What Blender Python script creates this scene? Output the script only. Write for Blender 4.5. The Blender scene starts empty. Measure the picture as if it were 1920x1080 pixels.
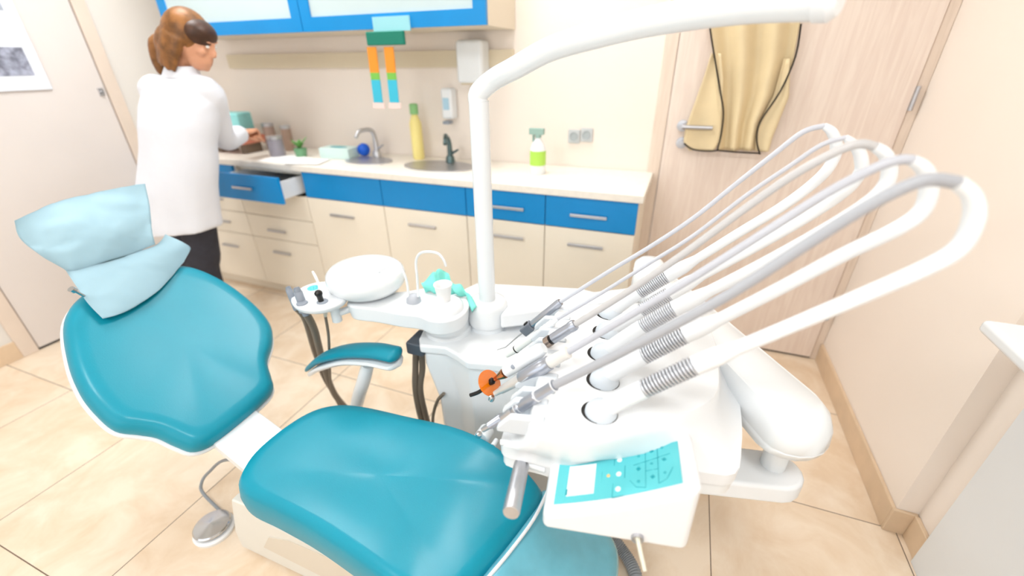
import bpy, bmesh, math, random
from mathutils import Vector as V, Matrix, noise
random.seed(7)
S=bpy.context.scene; C=S.collection
PI=math.pi
# ------------------------------------------------------------------ camera
F=801.17; PITCH=0.48943893; YAW=-0.36940749; ROLL=-0.01086967; H=1.45
fw=V((math.sin(YAW)*math.cos(PITCH),math.cos(YAW)*math.cos(PITCH),-math.sin(PITCH)))
r0=V((math.cos(YAW),-math.sin(YAW),0)); u0=r0.cross(fw)
rr=r0*math.cos(ROLL)+u0*math.sin(ROLL); uu=-r0*math.sin(ROLL)+u0*math.cos(ROLL)
cam=bpy.data.cameras.new('camera'); co=bpy.data.objects.new('camera',cam); C.objects.link(co)
cam.sensor_width=36; cam.lens=F/1920*36; cam.clip_start=.02
m=Matrix((rr,uu,-fw)).transposed().to_4x4(); m.translation=V((0,0,H)); co.matrix_world=m
S.camera=co
cam.dof.use_dof=True; cam.dof.focus_distance=1.12; cam.dof.aperture_fstop=1.15
O=V((0,0,H))
def ray(px,py): return rr*((px-960)/F)-uu*((py-540)/F)+fw
def Z(px,py,z): d=ray(px,py); return O+d*((z-H)/d.z)          # a point of the photo at height z
def Yp(px,py,y): d=ray(px,py); return O+d*(y/d.y)              # ... on the upright plane y
def Xp(px,py,x): d=ray(px,py); return O+d*(x/d.x)
def PL(px,py,p0,n): d=ray(px,py); return O+d*((p0-O).dot(n)/d.dot(n))
# ------------------------------------------------------------------ materials
def lin(c): 
    return tuple(((x/255)/12.92 if x/255<=.04045 else ((x/255+.055)/1.055)**2.4) for x in c)
MATS={}
def mat(name,rgb,rough=.5,metal=0,noise_amt=0,noise_scale=8,bump=0,bscale=200,spec=.5,trans=0,coat=0,alpha=1,sss=0,emit=0,ior=1.45):
    if name in MATS: return MATS[name]
    M=bpy.data.materials.new(name); M.use_nodes=True; nt=M.node_tree; b=nt.nodes['Principled BSDF']
    c=(*lin(rgb),1); b.inputs['Base Color'].default_value=c
    b.inputs['Roughness'].default_value=rough; b.inputs['Metallic'].default_value=metal
    b.inputs['Coat Roughness'].default_value=.2 if name=='teal_leather' else .06
    b.inputs['Specular IOR Level'].default_value=spec; b.inputs['Coat Weight'].default_value=coat
    b.inputs['Transmission Weight'].default_value=trans; b.inputs['Alpha'].default_value=alpha; b.inputs['IOR'].default_value=ior
    if sss: b.inputs['Subsurface Weight'].default_value=sss; b.inputs['Subsurface Radius'].default_value=(.02,.01,.006)
    if emit: b.inputs['Emission Color'].default_value=c; b.inputs['Emission Strength'].default_value=emit
    tc=nt.nodes.new('ShaderNodeTexCoord')
    n=nt.nodes.new('ShaderNodeTexNoise'); n.inputs['Scale'].default_value=noise_scale; n.inputs['Detail'].default_value=5
    nt.links.new(tc.outputs['Object'],n.inputs['Vector'])
    mx=nt.nodes.new('ShaderNodeMix'); mx.data_type='RGBA'; mx.blend_type='MULTIPLY'
    mx.inputs[0].default_value=1; mx.inputs[6].default_value=c
    cr=nt.nodes.new('ShaderNodeValToRGB'); a=1-noise_amt
    cr.color_ramp.elements[0].position=.35; cr.color_ramp.elements[1].position=.65
    cr.color_ramp.elements[0].color=(a,a,a,1); cr.color_ramp.elements[1].color=(1,1,1,1)
    nt.links.new(n.outputs['Fac'],cr.inputs['Fac']); nt.links.new(cr.outputs['Color'],mx.inputs[7]); nt.links.new(mx.outputs[2],b.inputs['Base Color'])
    if bump:
        n2=nt.nodes.new('ShaderNodeTexNoise'); n2.inputs['Scale'].default_value=bscale; n2.inputs['Detail'].default_value=2
        nt.links.new(tc.outputs['Object'],n2.inputs['Vector'])
        bp=nt.nodes.new('ShaderNodeBump'); bp.inputs['Strength'].default_value=bump; bp.inputs['Distance'].default_value=.002
        nt.links.new(n2.outputs['Fac'],bp.inputs['Height']); nt.links.new(bp.outputs['Normal'],b.inputs['Normal'])
    MATS[name]=M; return M
white=mat('white_plastic',(233,236,239),.28,coat=.2,noise_amt=.01)
white2=mat('white_enamel',(230,234,237),.22,coat=.3,noise_amt=.01)
cream=mat('cream_plastic',(222,221,214),.35,noise_amt=.02)
teal=mat('teal_leather',(0,140,164),.46,noise_amt=.06,noise_scale=5,bump=.12,bscale=260,spec=.35,coat=.22)
teal_cover=mat('film_covered_leather',(112,188,208),.2,noise_amt=.14,noise_scale=14,bump=.3,bscale=30,coat=.4)
chrome=mat('chrome',(200,202,206),.16,1,noise_amt=.02)
steel=mat('brushed_steel',(196,197,202),.42,1,noise_amt=.06,noise_scale=60)
steel_d=mat('satin_handpiece',(176,180,190),.3,.85)
greyp=mat('grey_plastic',(142,150,162),.4)
greyd=mat('dark_grey_plastic',(72,80,90),.45)
black=mat('black_plastic',(14,14,16),.3)
hose_l=mat('light_grey_silicone',(196,198,206),.38)
hose_b=mat('taupe_hose',(118,108,96),.5)
hose_g=mat('grey_corrugated',(140,146,152),.45)
blue=mat('blue_laminate',(0,138,208),.35,noise_amt=.03)
creamlam=mat('cream_laminate',(243,234,218),.4,noise_amt=.03,noise_scale=3)
wtop=mat('worktop_laminate',(240,233,222),.35,noise_amt=.06,noise_scale=40)
wallm=mat('wall_paint',(243,232,222),.8,noise_amt=.02,noise_scale=2)
walll=mat('wall_paint_left',(226,222,217),.8,noise_amt=.02,noise_scale=2)
wallw=mat('white_wall_paint',(238,238,232),.75,noise_amt=.02,noise_scale=2)
ceilm=mat('ceiling_paint',(245,244,240),.9)
doorl=mat('pale_door',(226,218,214),.5,noise_amt=.03,noise_scale=3)
frame_l=mat('door_frame_beige',(228,212,198),.5,noise_amt=.05)
frost=mat('frosted_glass',(196,212,214),.35,noise_amt=.03,noise_scale=4)
skin=mat('skin',(218,160,128),.5,sss=.15)
hairm=mat('hair',(150,98,48),.45,noise_amt=.55,noise_scale=22,bump=.4,bscale=90)
hairdark=mat('dark_hair',(74,44,26),.45,noise_amt=.4,noise_scale=30)
coatm=mat('white_cotton',(228,230,238),.85,noise_amt=.03,noise_scale=9,bump=.3,bscale=60)
trous=mat('dark_trousers',(52,52,62),.8,noise_amt=.2,noise_scale=30)
papw=mat('white_paper',(246,246,246),.7)
amber=mat('amber_acrylic',(244,128,6),.08,alpha=.74,spec=.6)
copper=mat('copper_chrome',(190,130,90),.15,1)
cyan=mat('turquoise_label',(96,200,208),.4)
cyan_d=mat('turquoise_print',(30,158,170),.4)
lcd=mat('lcd_glass',(232,240,240),.12)
glove=mat('turquoise_fabric',(130,226,214),.6,noise_amt=.12,noise_scale=20,bump=.3,bscale=60)
darkgap=mat('painted_gap_shade',(40,36,34),.8)  # dark colour painted in for the shade inside gaps and wells
def tex_floor():
    M=bpy.data.materials.new('marbled_beige_tile'); M.use_nodes=True; nt=M.node_tree; N=nt.nodes; L=nt.links; b=N['Principled BSDF']
    g=N.new('ShaderNodeNewGeometry'); sx=N.new('ShaderNodeSeparateXYZ'); L.new(g.outputs['Position'],sx.inputs[0])
    def mth(op,a,bb=None):
        n=N.new('ShaderNodeMath'); n.operation=op
        for i,v in enumerate((a,bb)):
            if v is None: continue
            if isinstance(v,(int,float)): n.inputs[i].default_value=v
            else: L.new(v,n.inputs[i])
        return n.outputs[0]
    def line(src,off,size):
        t=mth('DIVIDE',mth('SUBTRACT',src,off),size); fr=mth('FRACT',t); d=mth('MINIMUM',fr,mth('SUBTRACT',1.0,fr))
        return mth('LESS_THAN',mth('MULTIPLY',d,size),.0016), mth('FLOOR',t)
    lx,ix=line(sx.outputs[0],.304,.598); ly,iy=line(sx.outputs[1],1.322,.566)
    grout=mth('MAXIMUM',lx,ly)
    idv=N.new('ShaderNodeCombineXYZ'); L.new(ix,idv.inputs[0]); L.new(iy,idv.inputs[1])
    wn=N.new('ShaderNodeTexWhiteNoise'); wn.noise_dimensions='3D'; L.new(idv.outputs[0],wn.inputs['Vector'])
    n=N.new('ShaderNodeTexNoise'); n.inputs['Scale'].default_value=5; n.inputs['Detail'].default_value=8; n.inputs['Roughness'].default_value=.62; n.inputs['Distortion'].default_value=.6
    va=N.new('ShaderNodeVectorMath'); va.operation='ADD'; L.new(g.outputs['Position'],va.inputs[0])
    sc=N.new('ShaderNodeVectorMath'); sc.operation='SCALE'; sc.inputs[3].default_value=9; L.new(wn.outputs['Color'],sc.inputs[0]); L.new(sc.outputs[0],va.inputs[1])
    L.new(va.outputs[0],n.inputs['Vector'])
    cr=N.new('ShaderNodeValToRGB'); e=cr.color_ramp.elements
    e[0].position=.36; e[0].color=(*lin((224,200,172)),1); e[1].position=.62; e[1].color=(*lin((238,221,200)),1)
    L.new(n.outputs['Fac'],cr.inputs['Fac'])
    mx=N.new('ShaderNodeMix'); mx.data_type='RGBA'; L.new(grout,mx.inputs[0]); L.new(cr.outputs['Color'],mx.inputs[6]); mx.inputs[7].default_value=(*lin((104,84,66)),1)
    L.new(mx.outputs[2],b.inputs['Base Color']); b.inputs['Roughness'].default_value=.42
    return M
floorm=tex_floor()
def tex_wood(name,a,c,rough=.45,horizontal=False):
    M=bpy.data.materials.new(name); M.use_nodes=True; nt=M.node_tree; N=nt.nodes; L=nt.links; b=N['Principled BSDF']
    tc=N.new('ShaderNodeTexCoord'); mp=N.new('ShaderNodeMapping'); mp.inputs['Scale'].default_value=(1.2,12,12) if horizontal else (14,14,1.1)
    L.new(tc.outputs['Object'],mp.inputs[0])
    n=N.new('ShaderNodeTexNoise'); n.inputs['Scale'].default_value=3; n.inputs['Detail'].default_value=6; n.inputs['Distortion'].default_value=1.2
    L.new(mp.outputs[0],n.inputs['Vector'])
    cr=N.new('ShaderNodeValToRGB'); e=cr.color_ramp.elements
    e[0].position=.35; e[0].color=(*lin(a),1); e[1].position=.65; e[1].color=(*lin(c),1)
    L.new(n.outputs['Fac'],cr.inputs['Fac']); L.new(cr.outputs['Color'],b.inputs['Base Color']); b.inputs['Roughness'].default_value=rough
    return M
doorwood=tex_wood('pale_wood_veneer',(226,208,196),(235,220,208))
doorframe=tex_wood('pale_wood_frame',(222,204,188),(232,215,200))
skirt=mat('skirting_tile',(224,198,168),.45,noise_amt=.12,noise_scale=8)
apronm=mat('tan_apron',(226,206,166),.55,noise_amt=.1,noise_scale=6)
# disposable cover: light blue tissue with fine embossed lines
def tex_tissue():
    M=mat('light_blue_tissue',(200,230,240),.8); nt=M.node_tree; N=nt.nodes; L=nt.links; b=N['Principled BSDF']
    tc=N.new('ShaderNodeTexCoord'); w=N.new('ShaderNodeTexWave'); w.inputs['Scale'].default_value=55; w.bands_direction='Y'; w.inputs['Distortion'].default_value=.3
    L.new(tc.outputs['UV'],w.inputs['Vector'])
    bp=N.new('ShaderNodeBump'); bp.inputs['Strength'].default_value=.8; bp.inputs['Distance'].default_value=.002
    L.new(w.outputs['Fac'],bp.inputs['Height']); L.new(bp.outputs['Normal'],b.inputs['Normal'])
    c_=N_=nt.nodes.new('ShaderNodeMix'); c_.data_type='RGBA'; c_.inputs[6].default_value=(*lin((176,224,244)),1); c_.inputs[7].default_value=(*lin((210,240,252)),1)
    L.new(w.outputs['Fac'],c_.inputs[0]); L.new(c_.outputs[2],b.inputs['Base Color'])
    return M
tissue=tex_tissue()
# ------------------------------------------------------------------ object helpers
def tag(o,label=None,cat=None,group=None,kind=None):
    if label: o['label']=label
    if cat: o['category']=cat
    if group: o['group']=group
    if kind: o['kind']=kind
    return o
def thing(name,label,cat,loc,group=None,rz=0):
    o=bpy.data.objects.new(name,None); C.objects.link(o); o.location=loc; o.rotation_euler=(0,0,rz); o.empty_display_size=.05
    return tag(o,label,cat,group)
def link(name,bm,mt,parent=None,smooth=True,bevel=0,seg=3,sub=0,angle=35):
    me=bpy.data.meshes.new(name)
    bmesh.ops.recalc_face_normals(bm,faces=bm.faces[:]); bm.to_mesh(me); bm.free()
    o=bpy.data.objects.new(name,me); C.objects.link(o)
    for x in (mt if isinstance(mt,(list,tuple)) else [mt]): me.materials.append(x)
    if smooth:
        for p in me.polygons: p.use_smooth=True
        me.set_sharp_from_angle(angle=math.radians(angle))
    if bevel:
        b=o.modifiers.new('b','BEVEL'); b.width=bevel; b.segments=seg; b.limit_method='ANGLE'; b.angle_limit=math.radians(30); b.harden_normals=True
    if sub:
        s=o.modifiers.new('s','SUBSURF'); s.levels=sub; s.render_levels=sub
        for p in me.polygons: p.use_smooth=True
    if parent is not None:
        o.parent=parent; bpy_update(parent)
        o.matrix_parent_inverse=world_of(parent).inverted()
    return o
def bpy_update(p): pass
def world_of(p):
    mw=Matrix.LocRotScale(p.location,p.rotation_euler,p.scale)
    if p.parent: mw=world_of(p.parent)@p.matrix_parent_inverse@mw
    return mw
def box(bm,lo,hi,mi=0):
    g=bmesh.ops.create_cube(bm,size=1)
    for v in g['verts']:
        v.co=V([ (lo[i]+hi[i])/2+v.co[i]*(hi[i]-lo[i]) for i in range(3)])
    for f in {f for v in g['verts'] for f in v.link_faces}: f.material_index=mi
    return g['verts']
def obox(bm,c,ax,ay,az,sx,sy,sz,mi=0):
    g=bmesh.ops.create_cube(bm,size=1)
    for v in g['verts']: v.co=V(c)+V(ax)*(v.co.x*sx)+V(ay)*(v.co.y*sy)+V(az)*(v.co.z*sz)
    for f in {f for v in g['verts'] for f in v.link_faces}: f.material_index=mi
def frame_of(d):
    d=V(d).normalized(); up=V((0,0,1)) if abs(d.z)<.95 else V((0,1,0))
    a=up.cross(d).normalized(); return a,d.cross(a).normalized()
def loft(bm,rings,closed=True,cap=True,mi=0,uv=None):
    R=[[bm.verts.new(p) for p in r] for r in rings]; n=len(R[0]); fs=[]
    for i in range(len(R)-1):
        for j in range(n if closed else n-1):
            k=(j+1)%n; fs.append(bm.faces.new((R[i][j],R[i][k],R[i+1][k],R[i+1][j])))
    if cap and closed:
        fs.append(bm.faces.new(R[0][::-1])); fs.append(bm.faces.new(R[-1]))
    for f in fs: f.material_index=mi
    return R
def catmull(pts,n=8,closed=False):
    P=[V(p) for p in pts]; out=[]; m=len(P)
    rng=range(m) if closed else range(m-1)
    for i in rng:
        if closed: a,b,c,d=P[(i-1)%m],P[i],P[(i+1)%m],P[(i+2)%m]
        else: a,b,c,d=P[max(i-1,0)],P[i],P[i+1],P[min(i+2,m-1)]
        for k in range(n):
            t=k/n
            out.append(.5*((2*b)+(c-a)*t+(2*a-5*b+4*c-d)*t*t+(3*b-a-3*c+d)*t**3))
    if not closed: out.append(P[-1])
    return out
def tube(bm,pts,rad,n=14,smooth=0,mi=0,cap=True,sq=(1,1)):
    P=catmull(pts,smooth) if smooth else [V(p) for p in pts]
    m=len(P); rf=rad if isinstance(rad,(list,tuple)) else [rad]*len(pts)
    def rad_at(i):
        t=i/(m-1)*(len(rf)-1); k=min(int(t),len(rf)-2); return rf[k]+(rf[k+1]-rf[k])*(t-k)
    a=None; rings=[]
    for i,p in enumerate(P):
        d=(P[min(i+1,m-1)]-P[max(i-1,0)])
        if d.length<1e-9: d=V((0,0,1))
        d.normalize()
        if a is None: a,b=frame_of(d)
        else:
            a=(a-d*a.dot(d)).normalized(); b=d.cross(a)
        r=rad_at(i); rings.append([p+a*(math.cos(2*PI*k/n)*r*sq[0])+b*(math.sin(2*PI*k/n)*r*sq[1]) for k in range(n)])
    loft(bm,rings,cap=cap,mi=mi)
def lathe(bm,p0,axis,prof,n=24,mi=0,sx=1,sy=1,cap=True,a0=None):
    axis=V(axis).normalized(); a,b=frame_of(axis)
    if a0 is not None: a=V(a0); b=axis.cross(a)
    loft(bm,[[V(p0)+axis*h+a*(math.cos(2*PI*k/n)*r*sx)+b*(math.sin(2*PI*k/n)*r*sy) for k in range(n)] for h,r in prof],mi=mi,cap=cap)
def prism(bm,outline,z0,z1,mi=0,taper=0):
    c=sum((V((p[0],p[1],0)) for p in outline),V())/len(outline)
    lo=[V((c.x+(p[0]-c.x)*(1-taper),c.y+(p[1]-c.y)*(1-taper),z0)) for p in outline]; hi=[V((p[0],p[1],z1)) for p in outline]
    loft(bm,[lo,hi],mi=mi)
def simple(name,fn,mt,parent=None,**k):
    bm=bmesh.new(); fn(bm); return link(name,bm,mt,parent,**k)
def B(name,lo,hi,mt,parent=None,bevel=0,**k):
    return simple(name,lambda bm:box(bm,lo,hi),mt,parent,bevel=bevel,**k)
def struct(o): o['kind']='structure'; return o
def T(name,pts,rad,mt,parent=None,smooth=0,n=14,**k):
    return simple(name,lambda bm:tube(bm,pts,rad,n=n,smooth=smooth),mt,parent,**k)
def inset(poly,d):
    """closed 2D outline moved inwards by d (outline counter-clockwise)"""
    n=len(poly); out=[]
    for i in range(n):
        a,b,c=poly[i-1],poly[i],poly[(i+1)%n]
        e=(c-a); e=V((e.x,e.y)); 
        if e.length<1e-9: out.append(b.copy()); continue
        e.normalize(); nrm=V((-e.y,e.x)); out.append(V((b.x+nrm.x*d,b.y+nrm.y*d)))
    return out
def ccw(poly):
    A=sum(poly[i-1].x*poly[i].y-poly[i].x*poly[i-1].y for i in range(len(poly))); return poly if A>0 else poly[::-1]
def pad(name,outline,prof,tf,mt,parent,n=5,inner=None,smooth=True,center=None,grid=8):
    """upholstered pad: outline is smoothed; prof = [(inset, height)...] from the lower rim inwards over the top; tf maps (a,b,h) to the world"""
    poly=ccw([V((p.x,p.y)) for p in catmull([V((p[0],p[1],0)) for p in outline],n,True)])
    rings=[]; 
    for d,h in prof:
        q_=inset(poly,d)
        for _ in range(int(max(0,d-.012)*520)):
            q_=[(q_[i-1]+q_[i]*2+q_[(i+1)%len(q_)])/4 for i in range(len(q_))]
        rings.append([(p,h) for p in q_])
    cx=sum(p.x for p,_ in rings[-1])/len(poly); cy=sum(p.y for p,_ in rings[-1])/len(poly)
    if center: cx,cy=center
    last=rings[-1]; base=prof[-1][1]
    for k in range(1,grid):
        s=1-k/grid; rings.append([(V((cx+(p.x-cx)*s,cy+(p.y-cy)*s)),base+(inner*(1-s*s) if inner else 0)) for p,_ in last])
    bm=bmesh.new(); R=[[bm.verts.new(tf(p.x,p.y,h)) for p,h in r] for r in rings]
    m=len(poly)
    for i in range(len(R)-1):
        for j in range(m): k=(j+1)%m; bm.faces.new((R[i][j],R[i][k],R[i+1][k],R[i+1][j]))
    c=bm.verts.new(tf(cx,cy,base+(inner or 0)))
    for j in range(m): bm.faces.new((R[-1][j],R[-1][(j+1)%m],c))
    bm.faces.new(R[0][::-1])
    nin=m*(len(prof)-1 if len(prof)<7 else len(prof)-3)
    o=link(name,bm,mt,parent,angle=60)
    if len(prof)>=7:
        vg=o.vertex_groups.new(name='top'); vg.add(list(range(nin,len(o.data.vertices))),1.0,'REPLACE')
        mod=o.modifiers.new('soft','SMOOTH'); mod.factor=.5; mod.iterations=70; mod.vertex_group='top'
    return o

# ------------------------------------------------------------------ the room
XL,XR,YB=-3.285,.872,2.34; XN=1.5; YS=1.32; YF=-2.2; HC=2.75
struct(B('floor',(XL-.1,YF,-.1),(XN+.1,YB+.1,0),floorm))
struct(B('ceiling',(XL-.1,YF,HC),(XN+.1,YB+.1,HC+.1),ceilm))
# back wall with the opening of door_2
DL,DR,DH=-.088,.835,2.05
def wb(bm):
    box(bm,(XL-.1,YB,0),(DL-.06,YB+.1,HC)); box(bm,(DL-.06,YB,DH+.06),(XR+.1,YB+.1,HC)); 
struct(simple('wall_back',wb,wallm,smooth=False))
def wr(bm):
    box(bm,(XR,YS,0),(XR+.12,YB+.1,HC)); box(bm,(XR+.06,YS-.1,0),(XN+.1,YS,HC))
    box(bm,(XN,YF,0),(XN+.1,YS-.1,HC))
struct(simple('wall_right',wr,wallm,smooth=False))
# left wall, door_1 set in it
L1,L2=.10,1.76
def wl(bm):
    box(bm,(XL-.1,1.84,0),(XL,YB+.1,HC)); box(bm,(XL-.1,YF,0),(XL,.83,HC)); box(bm,(XL-.1,.83,2.1),(XL,1.84,HC))
struct(simple('wall_left',wl,walll,smooth=False))
# front wall with a wide window behind the camera
def wfr(bm):
    box(bm,(XL-.1,YF-.1,0),(XN+.1,YF,.8)); box(bm,(XL-.1,YF-.1,2.45),(XN+.1,YF,HC))
    box(bm,(XL-.1,YF-.1,.8),(XL+.35,YF,2.45)); box(bm,(XN-.3,YF-.1,.8),(XN+.1,YF,2.45))
struct(simple('wall_front',wfr,wallm,smooth=False))
def winf(bm):
    x0,x1=XL+.35,XN-.3
    for a,b in ((.8,.86),(2.39,2.45)): box(bm,(x0,YF-.08,a),(x1,YF-.02,b))
    for k in range(4):
        x=x0+(x1-x0-.06)*k/3; box(bm,(x,YF-.08,.8),(x+.06,YF-.02,2.45))
wf=struct(simple('window_1',winf,white))
# back wall door: frame, leaf, handle
def dfr(bm):
    box(bm,(DL-.06,YB-.012,0),(DL,YB+.1,DH+.06)); box(bm,(DR,YB-.012,0),(XR,YB+.1,DH+.06)); box(bm,(DL-.06,YB-.012,DH),(XR,YB+.1,DH+.06))
struct(simple('trim_1',dfr,doorframe,bevel=.004))
d2=struct(B('door_2',(DL+.003,YB-.02,.012),(DR-.003,YB+.03,DH-.004),doorwood,bevel=.003))
h=Yp(1280,236,YB-.03); k=Yp(1278,268,YB-.03)
simple('door_handle',lambda bm:(lathe(bm,(h.x,YB-.02,h.z),(0,-1,0),[(0,.026),(.008,.026),(.010,.01),(.05,.01)]),tube(bm,[(h.x,YB-.068,h.z),(h.x+.03,YB-.07,h.z),(h.x+.13,YB-.068,h.z)],.0095,smooth=4)),steel,d2)
simple('keyhole_plate',lambda bm:lathe(bm,(k.x,YB-.02,k.z),(0,-1,0),[(0,.026),(.008,.026),(.009,.012),(.012,.011)]),steel,d2)
for z in (.3,1.3,1.9):
    T('hinge',[(DR+.004,YB-.022,z-.045),(DR+.004,YB-.022,z+.045)],.008,steel,d2)
B('door_gap',(DL,YB-.01,.0005),(DR,YB+.03,.012),darkgap,d2)  # dark strip, colours in the shade of the slit under the leaf
# left door
struct(simple('trim_2',lambda bm:(box(bm,(XL-.1,.83,0),(XL+.012,.90,2.1)),box(bm,(XL-.1,1.77,0),(XL+.012,1.84,2.1)),box(bm,(XL-.1,.9,2.04),(XL+.012,1.77,2.1))),frame_l,bevel=.003))
d1=struct(B('door_1',(XL-.04,.905,.012),(XL+.004,1.765,2.036),doorl,bevel=.003))
lp=Xp(190,172,XL+.01)
simple('door_latch',lambda bm:(box(bm,(XL+.004,lp.y-.012,lp.z-.02),(XL+.012,lp.y+.012,lp.z+.02)),tube(bm,[(XL+.01,lp.y,lp.z),(XL+.03,lp.y,lp.z)],.006)),steel,d1)
B('door_gap',(XL-.03,.9,.0005),(XL+.003,1.77,.012),darkgap,d1)  # same dark strip for the shade below this door
# skirting tiles
sk=.105
def skr(bm):
    box(bm,(XR-.012,YS,0),(XR,YB-.014,sk)); 
struct(simple('baseboard_right',skr,skirt,bevel=.003))
struct(simple('baseboard_pillar',lambda bm:(box(bm,(XR-.012,YS-.112,0),(XR+.058,YS-.10,0.0001)) if 0 else box(bm,(XR-.012,YS-.012,0),(XR+.058,YS,sk)),box(bm,(XR+.046,YS-.1,0),(XR+.06,YS-.012,sk))),skirt,bevel=.003))
struct(B('baseboard_left',(XL,YF,0),(XL+.012,.83,sk),skirt,bevel=.003))
struct(B('baseboard_back',(-.14,YB-.012,0),(DL-.06,YB,sk),skirt))
# ------------------------------------------------------------------ base cabinets along the back wall
YC=1.91; WT=.935; WB=.897
xs=[-3.27,-2.588,-2.034,-1.489,-.978,-.559,-.135]
zb=.745; zp=.085
s1=Yp(524,406,YC).z; s2=Yp(535,449,YC).z
def handle(parent,x,z,w=.15,y=YC,name='handle'):
    def f(bm):
        box(bm,(x-w/2,y-.034,z-.007),(x+w/2,y-.024,z+.007))
        for s in (-1,1): box(bm,(x+s*(w/2-.012)-.004,y-.025,z-.004),(x+s*(w/2-.012)+.004,y-.002,z+.004))
    return simple(name,f,steel,parent,bevel=.002)
def front(name,parent,x0,x1,z0,z1,m,y=YC): return B(name,(x0+.002,y-.018,z0+.002),(x1-.002,y,z1-.002),m,parent,bevel=.0015,seg=2)
clab=['cream base cabinet with three drawers in the corner, behind the standing person',
 'cream base cabinet with a blue top drawer pulled open, right of the standing person',
 'cream base cabinet under the left sink, blue strip on top, beside the open drawer',
 'cream base cabinet under the right sink, blue strip on top, middle of the row',
 'narrow cream base cabinet with a blue drawer, partly behind the white lamp pole',
 'cream base cabinet with blue drawer at the right end of the worktop']
cabs=[]
for i in range(6):
    x0,x1=xs[i],xs[i+1]
    t=thing('base_cabinet',clab[i],'cabinet',((x0+x1)/2,YC+.2,0),'base cabinets under the long worktop'); cabs.append(t)
    def body(bm):
        box(bm,(x0,YC,zp),(x0+.016,YB-.003,WB)); box(bm,(x1-.016,YC,zp),(x1,YB-.003,WB))
        box(bm,(x0+.016,YC,zp),(x1-.016,YB-.003,zp+.016)); box(bm,(x0+.016,YB-.02,zp+.016),(x1-.016,YB-.003,WB))
        box(bm,(x0+.016,YC+.02,WB-.03),(x1-.016,YC+.1,WB-.001))
    simple('body',body,creamlam,t,smooth=False)
    B('plinth',(x0,YC+.035,0),(x1,YC+.05,zp),creamlam,t)
    hh=None
    if i==0:
        d=front('drawer',t,x0,x1,zb,WB,blue); handle(d,x1-.25,(zb+WB)/2)
        for a,b in ((s1,zb),(s2,s1)): 
            d=front('drawer',t,x0,x1,a,b,creamlam); handle(d,x1-.24,(a+b)/2)
        d=front('drawer',t,x0,x1,zp,s2,creamlam); handle(d,x1-.24,s2-.1)
    elif i==1:
        # the open blue drawer
        yo=YC-.17; d=front('open_drawer',t,x0-.0,x1,zb,WB,blue,y=yo); handle(d,(x0+x1)/2,(zb+WB)/2,y=yo)
        def tray(bm):
            box(bm,(x0+.03,yo,zb+.02),(x0+.044,YC+.3,WB-.035)); box(bm,(x1-.044,yo,zb+.02),(x1-.03,YC+.3,WB-.035)); box(bm,(x0+.044,yo,zb+.02),(x1-.044,YC+.3,zb+.03))
        simple('drawer_box',tray,white,d)
        d=front('drawer',t,x0,x1,s1,zb,creamlam)
        d=front('drawer',t,x0,x1,s2,s1,creamlam); p=Yp(525,431,YC); handle(d,p.x,p.z)
        d=front('drawer',t,x0,x1,zp,s2,creamlam); p=Yp(535,472,YC); handle(d,p.x,p.z)
    else:
        if i in (2,3): front('blue_fascia',t,x0,x1,zb,WB,blue)
        else:
            d=front('drawer',t,x0,x1,zb,WB,blue); p=Yp(*((955,387) if i==4 else (1105,403)),YC); handle(d,p.x,p.z,.17)
        d=front('door',t,x0,x1,zp,zb,creamlam); p=Yp(*{2:(647,403),3:(796,421),4:(955,441),5:(1099,458)}[i],YC); handle(d,p.x,p.z,.17)
# worktop
wt=thing('worktop','long cream worktop with two steel sinks over the row of base cabinets','worktop',(-1.7,2.1,WB))
sinkL,sinkR=Z(706,294,WT),Z(833,304,WT)
sinkL.x+=.035; sinkR.x+=.03
def wtf(bm): box(bm,(XL+.003,YC-.035,WB),(-.115,YB-.003,WT))
o=simple('board',wtf,wtop,wt,bevel=.006)
def sink(c,rx,ry):
    def f(bm):
        lathe(bm,(c.x,c.y,WT),(0,0,1),[(0,1.0),(.006,1.0),(.006,.93),(.0015,.80),(.0012,.3)],n=36,sx=rx,sy=ry,a0=(1,0,0),cap=True)
    return simple('sink',f,steel,wt)
sink(V((sinkL.x,2.1,0)),.15,.10); sink(V((sinkR.x,2.1,0)),.21,.13)
# wall rail above the worktop
B('wall_rail',(-2.9,YB-.02,1.42),(-.88,YB,1.50),mat('beige_rail',(222,208,182),.5)); tag(bpy.data.objects['wall_rail'],'beige rail along the wall under the blue wall cabinet','rail')
# upper wall cabinet
YU=2.0; zu=1.585
wc=thing('wall_cabinet','blue framed wall cabinet with frosted glass doors above the worktop','cabinet',(-1.9,2.17,zu))
ux=[-2.9,-1.885,-.872]
B('body',(ux[0],YU+.002,zu),(ux[2],YB-.003,zu+.75),mat('beige_laminate',(222,210,190),.4),wc,bevel=.002)
for a,b in zip(ux,ux[1:]):
    dm=V(((a+b)/2,YU,zu))
    def fr(bm):
        w=.062; z0,z1=zu+.002,zu+.748
        box(bm,(a+.002,YU-.02,z0),(b-.002,YU,z0+w)); box(bm,(a+.002,YU-.02,z1-w),(b-.002,YU,z1))
        box(bm,(a+.002,YU-.02,z0+w),(a+w,YU,z1-w)); box(bm,(b-w,YU-.02,z0+w),(b-.002,YU,z1-w))
    d=simple('door',fr,blue,wc,smooth=False)
    B('glass',(a+.06,YU-.012,zu+.06),(b-.06,YU-.006,zu+.69),frost,d)
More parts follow.
